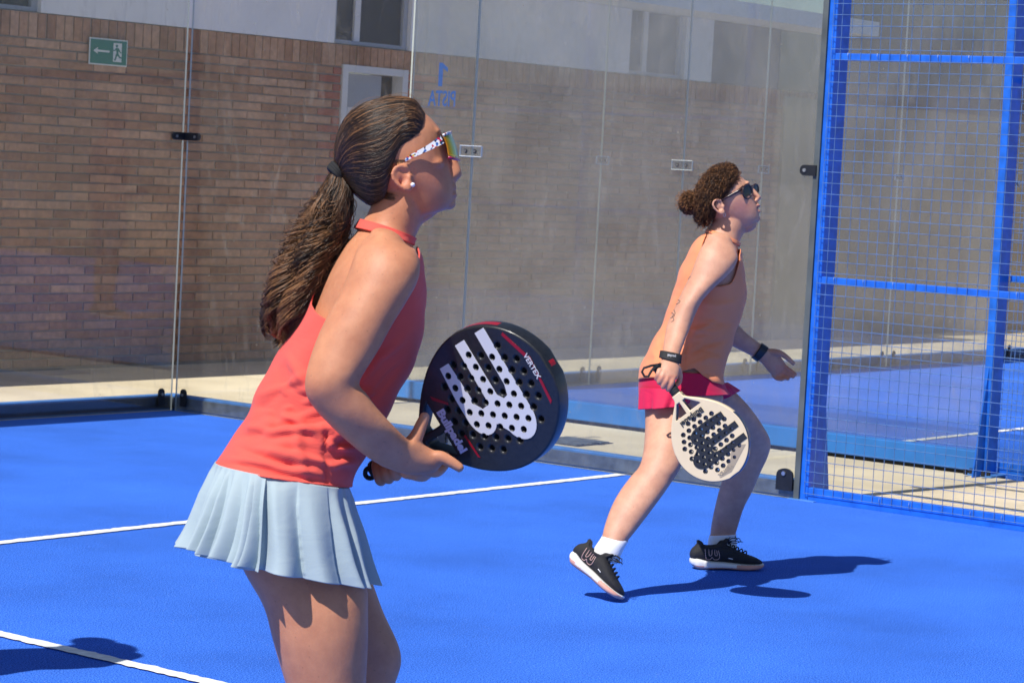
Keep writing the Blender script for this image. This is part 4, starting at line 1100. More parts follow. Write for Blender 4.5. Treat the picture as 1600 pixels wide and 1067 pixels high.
# pleated skirt: main wrap plus overlapping back flounce
m_skirt = cloth_mat('pale_blue_pleats', (.37, .46, .50), fold=.06, fscale=14, rough=.75, var=.03)
sk_rows = [((342, 714), (540, 750), 0, .150), ((333, 752), (546, 790), 0, .168), ((323, 792), (556, 830), 0, .180), ((312, 830), (565, 874), 0, .188), ((301, 858), (575, 910), 0, .194)]
sk = G.loft(sk_rows, k=6, power=2.6)
class Pleats:
    """knife pleats of random width, depth and lean"""
    def __init__(s, n, seed):
        r = np.random.default_rng(seed); w_ = np.exp(r.normal(0, .42, n)); s.e = np.concatenate([[0], np.cumsum(w_)])/w_.sum()*2*math.pi
        s.a = r.uniform(.2, 1.75, n); s.lean = r.normal(0, .05, n); s.n = n; s.drop = r.normal(0, .05, n); s.st = r.uniform(.0, .25, n)
    def at(s, th, f):
        th = (th+.035*math.sin(3*th+4*f)*f) % (2*math.pi); i = min(int(np.searchsorted(s.e, th, 'right'))-1, s.n-1); x = (th-s.e[i])/(s.e[i+1]-s.e[i])
        sk_ = .62+s.lean[i]*3*f; y = x/sk_ if x < sk_ else (1-x)/(1-sk_)
        y = y*y*(3-2*y); g = max(0, (f-s.st[i]*.5)/(1-s.st[i]*.5))
        j = (i+1) % s.n; a_ = s.a[i]
        return (y-.45)*a_*(.18+.82*g)*min(1, f*9), s.drop[i]*math.sin(math.pi*x)
def skirt_part(name, th0, th1, n, off0, pl, amp, t1, par, wrap, lift=lambda th: 0.0):
    s = shell(sk, n, 54, lambda th: 0.28, lambda th: t1+pl.at(th, 1)[1]+lift(th), lambda th, f: off0*min(1, f*3)+amp*pl.at(th, f)[0]+.004, th0, th1, wrap=wrap)
    me = fix_normals(s.mesh(name)); smooth_mesh(me, 1)
    return solid(obj(name, me, m_skirt, par, smooth=True), .0014)
skirt = skirt_part('skirt', 0, 2*math.pi, 640, .0, Pleats(22, 5), .026, 3.86, girl, True, lambda th: .05*math.sin(2.1*th))
skirt_part('flounce', rad(99), rad(262), 420, .006, Pleats(38, 8), .040, 3.78, skirt, False, lambda th: .16*math.sin(4.2*th+.5)+.06*math.sin(11*th))

# hair: scalp cap, combed strands, ponytail
m_hair_g = hair_mat('brown_hair', (.018, .0098, .0062), (.42, .205, .09), rough=.32, spec=.5)
m_cap_g = mat('hair_base', (.013, .008, .006), .5)
hv_rows = [((664, 176), (644, 246), 0, .0705), ((649, 161), (635, 254), 0, .0765), ((634, 155.5), (615, 268), 0, .0785), ((616, 154), (604, 300), 0, .079), ((592, 157), (596, 317), 0, .079), ((564, 167), (578, 319), 0, .076), ((542, 184), (560, 307), 0, .066), ((528, 210), (546, 294), 0, .050), ((523, 238), (538, 285), 0, .033), ((523, 260), (536, 282), 0, .017)]
hv = G.loft(hv_rows, k=6, power=2.15)
hb0 = MB(); s1 = shell(hv, 72, 50, lambda th: .32+.10*math.sin(11*th)+.06*math.sin(29*th), lambda th: 9.0, lambda th, f: -.001 if f > .06 else -.006); hb0.add(s1.v, s1.f)
g_hair = obj('hair', fix_normals(hb0.mesh('hair')), m_cap_g, girl, smooth=True)
lines = []; rr = []; lt = []
for k in range(5000):
    th0 = rn.uniform(.12*math.pi, 1.06*math.pi) if rn.random() < .8 else rn.uniform(0, 2*math.pi)
    t0 = abs(rn.normal(0, .42)) if rn.random() < .72 else rn.uniform(0, 4.5); N_ = 20; pts = []; of = rn.uniform(.0004, .0030); ph = rn.uniform(0, 6.28); dr = rn.normal(0, .10); am = rn.uniform(0, .0011)
    for i in range(N_):
        f = i/(N_-1); t = t0+(9.0-t0)*f
        pts.append(hv.pt(th0+dr*math.sin(math.pi*f)+.025*math.sin(ph+9*f), t, of*min(1, 7*f)-.0025*max(0, 1-9*f)+am*math.sin(ph+7*f)))
    lines.append(pts); rr.append(rn.uniform(.0003, .0006)); lt.append(np.clip(rn.normal(-.15, .12)+(.8*rn.random() if rn.random() < .14 else 0), -.5, 1))
for k in range(30):                                     # fly-away hairs
    th0 = rn.uniform(.5*math.pi, 1.4*math.pi); t0 = rn.uniform(0, 5); lines.append([hv.pt(th0, t0+f*2.4, .003+.007*math.sin(math.pi*f)) for f in np.linspace(0, 1, 14)]); rr.append(.00035); lt.append(.3)
for k in range(50):                                     # short hairs at temple, ear and nape
    a0 = rn.uniform(598, 640); p0 = np.array([a0, 250 if a0 > 622 else 306.0+rn.uniform(-4, 8)]); q_ = []
    for i in range(8):
        f = i/7; h_ = hit(g_bvh, p0[0]-16*f+rn.normal(0, .3), p0[1]+(8 if a0 > 622 else -3)*f*f, .0012)
        if h_ is not None: q_.append(h_)
    if len(q_) > 4: lines.append(q_); rr.append(.00045); lt.append(.15)
strands('combed_strands', lines, rr, m_hair_g, g_hair, lt)
pt_rows = [((521, 259), (543, 280), -.01, .012), ((508, 284), (552, 303), -.012, .024), ((485, 322), (549, 341), -.016, .034), ((461, 368), (537, 376), -.02, .041), ((443, 414), (518, 417), -.022, .044), ((431, 458), (499, 456), -.02, .042), ((427, 500), (482, 503), -.018, .036), ((436, 540), (468, 542), -.015, .020)]
pl_ = G.loft(pt_rows, k=6); lines = []; rr = []; lt = []
core = MB(); G.loft([((L[0]+11*(i > 0), L[1]), (R[0]-11*(i > 0), R[1]), d, wd*.6) for i, (L, R, d, wd) in enumerate(pt_rows[:-1])], k=5).closed(core, 20)
pony = obj('ponytail', core, m_cap_g, g_hair, smooth=True)
clumps = [(rn.uniform(0, 6.28), rn.uniform(0, 6.28), rn.uniform(3.0, 5.2), rn.uniform(.35, 1.0), rn.normal(-.02, .20), rn.uniform(.62, .98)) for _ in range(46)]
for k in range(5200):
    ci = int(rn.integers(0, 46)); ph, an, fq, am, cl, cr_ = clumps[ci]
    r_ = min(1.0, cr_+rn.normal(0, .055)); a_ = an+rn.normal(0, .115); t1 = rn.uniform(5.4, 7.0) if rn.random() < .8 else rn.uniform(3, 6)
    N_ = 24; pts = []
    for i in range(N_):
        f = i/(N_-1); t = t1*f; x = min(t*pl_.k, len(pl_.S)-1.001); j = int(x); q = pl_.S[j]*(1-(x-j))+pl_.S[j+1]*(x-j)
        wv = am*max(0, f-.12)*.36
        aa = a_+.5*math.sin(fq*f*3+ph)*f; rad_ = r_*(1+wv*math.sin(fq*2.6*f*2.2+ph)*1.2)
        p = q[:3]+math.cos(aa)*q[3:6]*rad_+math.sin(aa)*q[6:9]*rad_+CR*wv*.085*math.sin(fq*4.4*f+ph)+CU*.04*wv*math.cos(fq*4.4*f+ph)-G.lat*wv*.05*math.cos(fq*4.0*f+ph)
        pts.append(p)
    lines.append(pts); rr.append(rn.uniform(.0003, .00065)); lt.append(np.clip(np.linspace(-.10, .36, N_)+cl+rn.normal(0, .13), -.5, 1))
for k in range(26):                                     # stray hairs
    t1 = rn.uniform(3, 6.6); a_ = rn.uniform(1.8, 4.2); pts = []
    for i in range(14):
        f = i/13; p = pl_.pt(a_, t1*.6+f*1.2, .0)+(CR*-.03-CU*.01)*f*f*rn.uniform(.2, 1); pts.append(p)
    lines.append(pts); rr.append(.0005); lt.append(.3)
strands('ponytail_strands', lines, rr, m_hair_g, pony, lt)
hb = MB()
for k in range(3):
    c_ = G.P(530-2.5*k, 268+2.8*k, -.004); e1 = (CR*.66-CU*.75); hb.tube([c_+e1*math.cos(a)*.0185+G.lat*math.sin(a)*.024 for a in np.linspace(0, 2*math.pi, 28)[:-1]], .0046, 8, closed=True)
obj('hair_band', hb, mat('black_elastic', (.012, .012, .014), .85, bump=.2, bscale=400), g_hair, smooth=True)

# sport sunglasses
def pattern_mat(name):
    m = bpy.data.materials.new(name); m.use_nodes = True; N = m.node_tree.nodes; L = m.node_tree.links; b = N['Principled BSDF']
    tc = N.new('ShaderNodeTexCoord'); vo = N.new('ShaderNodeTexVoronoi'); vo.inputs['Scale'].default_value = 260; L.new(tc.outputs['Object'], vo.inputs['Vector'])
    sp = N.new('ShaderNodeSeparateColor'); L.new(vo.outputs['Color'], sp.inputs[0])
    cr = N.new('ShaderNodeValToRGB'); cr.color_ramp.interpolation = 'CONSTANT'; e = cr.color_ramp.elements
    e[0].color = (.78, .78, .80, 1); e[1].position = .42; e[1].color = (.02, .03, .06, 1)
    for p_, c_ in ((.56, (.55, .02, .06)), (.68, (.03, .12, .40)), (.80, (.70, .45, .05)), (.84, (.78, .78, .8))):
        x = e.new(p_); x.color = (*c_, 1)
    L.new(sp.outputs[0], cr.inputs['Fac']); L.new(cr.outputs['Color'], b.inputs['Base Color']); b.inputs['Roughness'].default_value = .3; return m
m_pat = pattern_mat('printed_frame')
m_rimr = mat('magenta_rim', (.34, .012, .07), .25, var=.6, vscale=150)
def mirror_lens():
    m = bpy.data.materials.new('mirrored_lens'); m.use_nodes = True; N = m.node_tree.nodes; L = m.node_tree.links; b = N['Principled BSDF']
    lw = N.new('ShaderNodeLayerWeight'); lw.inputs['Blend'].default_value = .35
    cr = N.new('ShaderNodeValToRGB'); e = cr.color_ramp.elements; e[0].color = (.85, .28, .02, 1); e[1].color = (.04, .22, .55, 1); x = e.new(.45); x.color = (.75, .60, .06, 1); x = e.new(.75); x.color = (.25, .45, .20, 1)
    L.new(lw.outputs['Facing'], cr.inputs['Fac']); L.new(cr.outputs['Color'], b.inputs['Base Color']); b.inputs['Metallic'].default_value = .75; b.inputs['Roughness'].default_value = .12; return m
gl = MB(); nphi = 26; vs = []; top = []; bot = []
for i in range(nphi+1):
    ph = rad(-88+176*i/nphi); k = 1-math.cos(ph)
    ut, vt = 704-12.5*k, 207+5*k; ub, vb = 717.5-18*k, 250-4*k; d = .071*math.sin(ph)
    for j in range(7):
        f = j/6; bul = 2.0*math.sin(math.pi*f); vs.append(G.P(ut*(1-f)+ub*f+bul, vt*(1-f)+vb*f, d))
    top.append(vs[-7]); bot.append(vs[-1])
gl.add(vs, [(i*7+j, (i+1)*7+j, (i+1)*7+j+1, i*7+j+1) for i in range(nphi) for j in range(6)])
sg_ = obj('sunglasses', gl, mirror_lens(), girl, smooth=True); solid(sg_, .0016)
fr = MB(); fr.tube(top, .0026, 8); obj('top_rim', fr, m_pat, sg_, smooth=True)
fr = MB(); fr.tube(bot, .0026, 8); obj('bottom_rim', fr, m_rimr, sg_, smooth=True)
for sg in (-1, 1):
    fr = MB(); vsl = []; ctr = [(691, 218, .072), (682, 224, .0755), (668, 232, .078), (652, 240, .0785), (640, 246, .078), (633, 251, .077)]; hh = [13, 11, 8.5, 7.0, 5.5, 3.6]
    sp_ = spline([(a, b, c, h) for (a, b, c), h in zip(ctr, hh)], 5); up_ = np.array([.48, .88])
    for (a, b, c, h) in sp_:
        for dx in (-1, 1):
            for dz in (0, 1): vsl.append(G.P(a+up_[0]*h*.5*dx, b+up_[1]*h*.5*dx, sg*(c+.003*dz)))
    m_ = len(sp_); fsl = []
    for i in range(m_-1):
        a, b = 4*i, 4*i+4; fsl += [(a, a+2, b+2, b), (a+1, b+1, b+3, a+3), (a, b, b+1, a+1), (a+2, a+3, b+3, b+2)]
    fr.add(vsl, fsl+[(0, 1, 3, 2), (4*m_-4, 4*m_-2, 4*m_-1, 4*m_-3)]); obj('temple_arm', fix_normals(fr.mesh('temple_arm')), m_pat, sg_)
er = MB(); e_c = G.P(645, 289, -.079); er.ell(e_c, CR*.0042, CU*.0042, CF*.0042); obj('earring', er, mat('pearl', (.82, .82, .85), .2, coat=.5), girl, smooth=True)

# shoes (below the frame)
for d_, px_, vv in ((-.09, 497, 0), (.112, 520, 0)):
    a = G.P(px_-22, 1560, d_); hgt = a.copy(); hgt[2] = .002
    fw = CR.copy(); fw[2] = 0; fw /= np.linalg.norm(fw)
    shoe(girl, hgt-fw*.03, fw-CF*np.array([1, 1, 0])*.12, (0, 0, 1), loops=False)
# racket in both hands
yr = .690*CR+.430*CU-.582*CF; xr = .51*CR-.86*CU-.03*CF
rk, rkM = racket('padel_racket', 'black padel racket with white three-pronged logo held by the girl in coral', G.P(588, 733, .06), xr, yr, pal_black)
q = MB(); oc = V3(rkM.translation); ax_ = V3(rkM.col[1][:3]); xx_ = V3(rkM.col[0][:3])
q.tube([oc-ax_*.016+(-ax_*math.cos(a)*.013+xx_*math.sin(a)*.0095) for a in np.linspace(0, 2*math.pi, 20)[:-1]], .0046, 8, closed=True)
obj('wrist_loop', q, m_grip, rk, smooth=True)
# ================================================================ THE WOMAN IN ORANGE (far)
WD = 9.15
W = Fig(WD, lat_skew=.06)
woman = empty('person', tuple(np.append(W.P(1080, 900)[:2], 0)), label='woman with curly bun, orange tank top and red shorts stepping forward and looking up', cat='person')
bm_ = MB()
w_head = [((1143, 268), (1118, 269), 0, .030), ((1150, 271), (1108, 277), 0, .052), ((1160, 278), (1101, 289), 0, .066), ((1167, 286), (1098, 303), 0, .0725), ((1171, 294), (1099, 316), 0, .0745), ((1174, 302), (1103, 328), 0, .0735),
          ((1177, 310), (1110, 338), 0, .069), ((1180, 317), (1119, 346), 0, .063), ((1183, 324), (1128, 351), 0, .057), ((1185, 332), (1138, 355), 0, .050), ((1186, 340), (1148, 358), 0, .041), ((1182, 347), (1156, 359), 0, .028)]
w_hl = head_parts(W, bm_, w_head,
    nose=[(1172, 293, 0, (.007, .008)), (1177, 299, 0, (.008, .010)), (1181, 304, 0, (.009, .013)), (1185, 309, 0, (.0085, .015)), (1181, 314, 0, (.008, .015))],
    lips=[(1183.5, 321, 0, 5, 2.6, .023, .5), (1184, 330.5, 0, 5, 2.8, .022, .1), (1187, 309, 0, 2.6, 2.8, .009, 0)],
    chin=[(1181, 342, 0, 7.5, 6, .022, 0)], brow=[(1165, 287, 0, 6, 4, .05, 0)], ear=None)
for sg, dd in ((1, -.080), (-1, .080)):
    ear_part(W, bm_, [(1128, 318, .004), (1126, 313, -.002), (1120, 312, -.006), (1115, 315, -.009), (1114, 320, -.010), (1117, 326, -.009), (1122, 331, -.008), (1127, 334, -.006), (1131, 333, -.003), (1131, 329, 0)], .0045,
             [(1128, 331, -.003, 4, 4, .005, 0), (1123, 321, .003, 6, 8, .006, -.5), (1130, 323, 0, 3, 4, .006, 0)], dd, sg)
W.loft([((1118, 338), (1168, 350), 0, .050), ((1113, 347), (1164, 361), 0, .051), ((1108, 356), (1158, 372), 0, .054), ((1102, 365), (1154, 384), 0, .066), ((1096, 374), (1153, 394), 0, .09)], k=5).closed(bm_, 28)
w_torso_rows = [((1108, 362), (1153, 386), 0, .060), ((1093, 374), (1155, 398), 0, .118), ((1080, 392), (1157, 414), 0, .152), ((1069, 415), (1160, 434), 0, .160), ((1059, 443), (1163, 452), 0, .156), ((1051, 470), (1161, 472), 0, .146), ((1041, 500), (1152, 500), 0, .136),
                ((1029, 525), (1143, 526), 0, .134), ((1016, 549), (1134, 553), 0, .146), ((1006, 575), (1125, 583), 0, .166), ((1002, 600), (1127, 606), 0, .176), ((1004, 625), (1132, 625), 0, .172), ((1016, 645), (1115, 645), 0, .12)]
w_torso = W.loft(w_torso_rows, k=5, power=2.2)
W.loft([((L[0]+3, L[1]), (R[0]-3, R[1]), d, w_*.965) for L, R, d, w_ in w_torso_rows], k=5, power=2.2).closed(bm_, 36)
W.loft([((1106, 372), (1144, 378), -.135, .036), ((1096, 386), (1151, 394), -.150, .046), ((1088, 404), (1152, 408), -.165, .050), ((1079, 428), (1141, 426), -.18, .049), ((1067, 453), (1118, 448), -.20, .046), ((1057, 474), (1099, 468), -.215, .043), ((1049, 491), (1088, 488), -.225, .040), ((1042, 508), (1080, 508), -.24, .039), ((1038, 528), (1072, 528), -.27, .035), ((1035, 548), (1063, 553), -.31, .029), ((1034, 560), (1062, 568), -.335, .026)], k=5).closed(bm_, 28)
# near hand gripping
W.loft([((1034, 558), (1062, 566), -.335, .026), ((1030, 570), (1062, 578), -.355, .025), ((1028, 580), (1060, 590), -.370, .022)], k=5).closed(bm_, 20)
for (a, b, c) in (((1053, 587, -.378), (1049, 600, -.388), (1044, 609, -.378)), ((1045, 584, -.380), (1041, 596, -.390), (1036, 605, -.380)), ((1038, 581, -.378), (1034, 591, -.388), (1030, 598, -.378)), ((1031, 578, -.374), (1028, 586, -.382), (1026, 592, -.372))):
    W.chain([a, b, c, (c[0]+3, c[1]-1, c[2]+.030), (c[0]+9, c[1]-9, c[2]+.045)], [.0100, .0094, .0086, .008, .0072], k=4).closed(bm_, 12)
W.chain([(1058, 575, -.345), (1062, 588, -.335), (1060, 598, -.335), (1052, 603, -.345)], [.014, .012, .010, .009], k=4).closed(bm_, 12)
# far arm, open hand
W.loft([((1106, 385), (1138, 388), .14, .045), ((1102, 415), (1140, 412), .17, .046), ((1104, 455), (1140, 448), .20, .042), ((1112, 495), (1143, 480), .22, .039), ((1122, 520), (1147, 498), .225, .036), ((1140, 538), (1160, 514), .235, .035), ((1160, 549), (1176, 528), .255, .031), ((1181, 560), (1194, 541), .28, .0265)], k=5).closed(bm_, 24)
W.loft([((1180, 560), (1194, 541), .28, .026), ((1191, 569), (1208, 547), .285, .021), ((1201, 581), (1219, 556), .29, .018), ((1210, 588), (1227, 567), .295, .014)], k=5).closed(bm_, 18)
for pts, rs in (([(1206, 550, .275), (1219, 552, .265), (1230, 559, .26), (1240, 568, .258)], [.014, .012, .0098, .008]),
                ([(1223, 570, .293), (1231, 576, .289), (1238, 581, .285), (1243, 585, .280)], [.0088, .0080, .0074, .0064]),
                ([(1219, 576, .297), (1227, 582, .292), (1235, 586, .286), (1240, 589, .280)], [.0090, .0082, .0076, .0066]),
                ([(1214, 582, .300), (1221, 588, .294), (1228, 591, .286), (1232, 592, .280)], [.0088, .0080, .0074, .0064]),
                ([(1208, 586, .300), (1213, 591, .293), (1220, 593, .285), (1225, 592, .280)], [.0080, .0074, .0068, .0058])):
    W.chain(pts, rs, k=4).closed(bm_, 12)
# legs
w_near = [((1006, 618), (1094, 622), -.085, .086), ((1008, 655), (1084, 655), -.13, .084), ((1007, 688), (1075, 690), -.19, .077), ((1004, 712), (1068, 718), -.235, .066), ((998, 730), (1061, 735), -.26, .059), ((985, 745), (1052, 749), -.275, .056), ((968, 768), (1037, 771), -.30, .056), ((955, 792), (1020, 794), -.325, .054), ((945, 820), (998, 823), -.355, .045), ((939, 843), (976, 851), -.385, .035), ((930, 858), (968, 868), -.40, .032)]
W.loft(w_near, k=5).closed(bm_, 30)
w_far = [((1056, 612), (1136, 600), .085, .086), ((1080, 645), (1168, 632), .14, .082), ((1108, 682), (1192, 665), .21, .070), ((1126, 710), (1204, 690), .265, .060), ((1131, 730), (1200, 712), .29, .056), ((1128, 752), (1188, 738), .31, .055), ((1122, 772), (1175, 768), .335, .055), ((1117, 793), (1163, 791), .36, .051), ((1112, 817), (1155, 815), .39, .041), ((1109, 840), (1149, 838), .415, .034), ((1106, 858), (1150, 856), .42, .033)]
W.loft(w_far, k=5).closed(bm_, 30)
w_me = remesh(bm_, .0034, 'body')
def w_w(co):
    u, v, w = photo_uv(co)
    f = ((u > 1112) & (v < 362)) | ((v > 565) & (v < 615) & (u < 1066)) | ((u > 1196) & (v < 600))
    return np.where(f, .12, 1.0)
smooth_mesh(w_me, 9, w_w)
co = get_co(w_me); u, v, w = photo_uv(co); base = np.tile(np.array([.64, .345, .228]), (len(co), 1))
lip = np.exp(-(((u-1186)/4.5)**2+((v-325)/6)**2)**2)[:, None]; base = base*(1-lip*.65)+np.array([.36, .11, .10])*lip*.65
gap = np.exp(-(((u-1187)/4.5)**2+((v-325.4)/1.5)**2)**2)[:, None]; base = base*(1-gap*.9)+np.array([.06, .015, .015])*gap*.9
chk = np.exp(-(((u-1160)/16)**2+((v-322)/14)**2))[:, None]; base = base*(1+chk*np.array([.02, -.16, -.10]))
fing = (((u > 1212) & (v > 570) & (v < 600)) | ((v > 586) & (v < 614) & (u < 1060) & (u > 1020)))[:, None]; base = np.where(fing, base*np.array([1.02, .86, .84]), base)
col_attr(w_me, base.clip(0, 1))
w_body = obj('body', w_me, m_skin, woman, smooth=True); w_bvh = bvh_of(w_me)
# orange tank top with curved tails
m_orange = cloth_mat('orange_jersey', (.88, .30, .138), fold=.16, fscale=10, rough=.8)
def w_hi(th):
    a = abs(wrapdeg(th)); return piece([(0, .25), (25, .45), (42, 1.3), (56, 2.8), (70, 3.8), (90, 4.1), (112, 3.8), (128, 2.6), (142, 1.3), (155, .55), (180, .25)])(a)
def w_lo(th):
    a = abs(wrapdeg(th)); return piece([(0, 9.2), (30, 9.75), (55, 9.6), (84, 8.8), (95, 9.0), (130, 9.5), (180, 9.75)])(a)
s = shell(w_torso, 130, 80, w_lo, w_hi, lambda th, f: .0045+.006*(1-f)**2)
tm = fix_normals(s.mesh('top')); folds = [([(1068, 540), (1085, 520), (1120, 500)], 4, .008), ([(1072, 560), (1100, 540), (1138, 530)], 4, -.008), ([(1075, 572), (1105, 560), (1130, 562)], 3.5, .008), ([(1070, 584), (1072, 550), (1085, 500)], 2.5, -.008), ([(1015, 540), (1025, 560), (1020, 580)], 4, .007), ([(1030, 520), (1035, 555), (1030, 580)], 4, -.007), ([(1090, 470), (1120, 478), (1155, 470)], 5, .005), ([(1095, 490), (1125, 505), (1148, 505)], 5, -.006), ([(1085, 590), (1105, 583), (1120, 590)], 3.5, -.006)]
for k in range(24):
    y = rn.uniform(500, 590); x0 = rn.uniform(1010, 1110); L_ = rn.uniform(15, 40); sl = rn.uniform(-.9, .3)
    folds.append(([(x0, y), (x0+L_*.5, y+sl*L_*.5), (x0+L_, y+sl*L_)], rn.uniform(2, 4), rn.uniform(-.006, .006)))
displace(tm, fold_field(folds)); displace(tm, lambda co, nr: .0025*np.sin(co[:, 2]*55+co[:, 0]*30)*np.sin(co[:, 1]*40+co[:, 2]*19))
w_top = solid(obj('top', tm, m_orange, woman, smooth=True), .0025)
cl_ = W.loft([((1109, 354), (1157, 376), 0, .056), ((1107, 358), (1156, 379), 0, .059), ((1103, 363), (1154, 385), 0, .066)], k=4)
sc_ = shell(cl_, 48, 8, lambda th: 1.2, lambda th: 2, .0030); solid(obj('collar', fix_normals(sc_.mesh('collar')), m_orange, w_top, smooth=True), .003)
# red running shorts: one sheet per leg joined at the waist
m_red = cloth_mat('crimson_shorts', (.62, .012, .075), fold=.12, fscale=12, rough=.7)
sh = MB()
hipl = W.loft([((1004, 578), (1126, 585), 0, .172), ((1000, 600), (1132, 606), 0, .186), ((1000, 618), (1138, 616), 0, .190)], k=6)
s1 = shell(hipl, 90, 14, lambda th: 0, lambda th: 2, .003); sh.add(s1.v, s1.f)
for rows, npl, ph in (([((1000, 606), (1096, 606), -.085, .108), ((1000, 620), (1088, 620), -.095, .112), ((1001, 639), (1075, 632), -.11, .114)], 7, .3), ([((1050, 604), (1136, 598), .085, .106), ((1062, 618), (1146, 606), .10, .108), ((1080, 640), (1151, 612), .125, .108)], 6, 1.0)):
    lg = W.loft(rows, k=6); s1 = shell(lg, 80, 18, lambda th: 0, lambda th: 2, lambda th, f, npl=npl, ph=ph: .003+.007*f*math.sin(npl*th+ph)+.004*f*math.sin(2.2*npl*th)); sh.add(s1.v, s1.f)
w_short = solid(obj('shorts', fix_normals(sh.mesh('shorts')), m_red, woman, smooth=True), .002)
# hair: curly cap and bun
m_hair_w = hair_mat('curly_brown_hair', (.020, .009, .007), (.42, .19, .075), rough=.42, spec=.3)
hvw_rows = [((1153, 270), (1139, 304), 0, .066), ((1146, 262), (1126, 314), 0, .076), ((1134, 258), (1114, 332), 0, .081), ((1118, 261), (1108, 349), 0, .083), ((1103, 272), (1098, 353), 0, .078), ((1092, 288), (1090, 349), 0, .064), ((1086, 304), (1085, 338), 0, .042), ((1083, 314), (1083, 326), 0, .018)]
hvw = W.loft(hvw_rows, k=6, power=2.1); hb0 = MB()
hvw_in = W.loft([((a_[0], a_[1]+2.5), (b_[0], b_[1]-2.5), d_, w_*.94) for a_, b_, d_, w_ in hvw_rows], k=6, power=2.1); hvw_in.closed(hb0, 48, cap=False)
hb0.add([hvw_in.pt(a_, 0.0)*.9+hvw_in.S[0][:3]*.1 for a_ in np.linspace(0, 2*math.pi, 40)[:-1]], [tuple(range(39))])
w_hair = obj('hair', fix_normals(hb0.mesh('hair')), m_cap_g, woman, smooth=True)
lines = []; rr = []; lt = []
def curl(p0, p1, nrm, amp, turns, N_=26, ph=0.0):
    ax = p1-p0; L_ = np.linalg.norm(ax); t = ax/(L_+1e-9); a = np.cross(t, nrm); a /= np.linalg.norm(a)+1e-9; b = np.cross(a, t); out = []
    for i in range(N_):
        f = i/(N_-1); an = turns*2*math.pi*f+ph; am = amp*min(1, 4*f+.2); out.append(p0+ax*f+am*(math.cos(an)*a+math.sin(an)*b)+nrm*am*.5)
    return out
for k in range(2500):
    th0 = rn.uniform(.05*math.pi, 1.1*math.pi) if rn.random() < .8 else rn.uniform(0, 2*math.pi); t0 = rn.uniform(0, 6.4) if k % 4 else rn.uniform(0, 1.2)
    t1 = min(7.0, t0+rn.uniform(.7, 2.0)); th1 = th0+rn.normal(0, .18); of = rn.uniform(-.002, .003)
    p0 = hvw.pt(th0, t0, of*.3-.001); p1 = hvw.pt(th1, t1, of); nn = hvw.pt(th0, t0, .02)-hvw.pt(th0, t0, 0); nn /= np.linalg.norm(nn)+1e-9
    lines.append(curl(p0, p1, nn, rn.uniform(.002, .0095), rn.uniform(.8, 2.6), 22, rn.uniform(0, 6))); rr.append(rn.uniform(.0004, .0008)); lt.append(rn.normal(-.10, .15)+(.5*rn.random() if rn.random() < .2 else 0))
for k in range(120):                                   # loose curls on crown, temple and nape
    if k < 60: th0 = rn.uniform(.6*math.pi, 1.25*math.pi); q0 = hvw.pt(th0, rn.uniform(.2, 5.5), .001); dv = CU*rn.uniform(.002, .012)-CR*rn.uniform(-.004, .02)
    elif k < 85: q0 = hvw.pt(rn.uniform(.35*math.pi, .9*math.pi), rn.uniform(0, .3), .0); dv = CR*rn.uniform(.002, .014)+CU*rn.uniform(-.008, .008)
    else: q0 = W.P(rn.uniform(1088, 1112), rn.uniform(340, 352), rn.uniform(-.06, .03)); dv = -CU*rn.uniform(.008, .030)+CR*rn.uniform(-.012, .004)
    lines.append(curl(q0, q0+dv, -CF, rn.uniform(.002, .0045), rn.uniform(.8, 1.8), 18, rn.uniform(0, 6))); rr.append(rn.uniform(.0005, .0010)); lt.append(rn.uniform(.05, .45))
bc = W.P(1077, 317, .0)
for k in range(700):
    v0 = rn.normal(size=3); v0 /= np.linalg.norm(v0); v1 = v0+rn.normal(size=3)*.6; v1 /= np.linalg.norm(v1); R_ = rn.uniform(.026, .033)
    pts = []
    for i in range(22):
        f = i/21; vv = v0*(1-f)+v1*f; vv /= np.linalg.norm(vv); an = f*14+k
        pts.append(bc+vv*R_*np.array([1, 1, 1.18])+np.cross(vv, v0)*.010*math.sin(an)+vv*.007*math.cos(an))
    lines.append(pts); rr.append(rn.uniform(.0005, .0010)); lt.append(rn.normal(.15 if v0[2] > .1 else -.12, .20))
for k in range(110):
    v0 = rn.normal(size=3); v0 /= np.linalg.norm(v0); q0 = bc+v0*.03; lines.append(curl(q0, q0+v0*.018-CR*.006+CU*.004, np.cross(v0, [0, 0, 1]), .004, 1.5, 16, k)); rr.append(.0007); lt.append(.5)
strands('curls', lines, rr, m_hair_w, w_hair, lt)
bn = MB(); bn.ell(bc, CR*.027, CF*.027, CU*.031); obj('bun', bn, m_cap_g, w_hair, smooth=True)
cp = MB(); cp.tube([W.P(1086+3*math.cos(a), 317+11*math.sin(a), -.024*math.cos(a*.5)) for a in np.linspace(-1.1, 1.1, 12)], .0018, 6); obj('hair_clip', cp, m_bolt, w_hair, smooth=True)
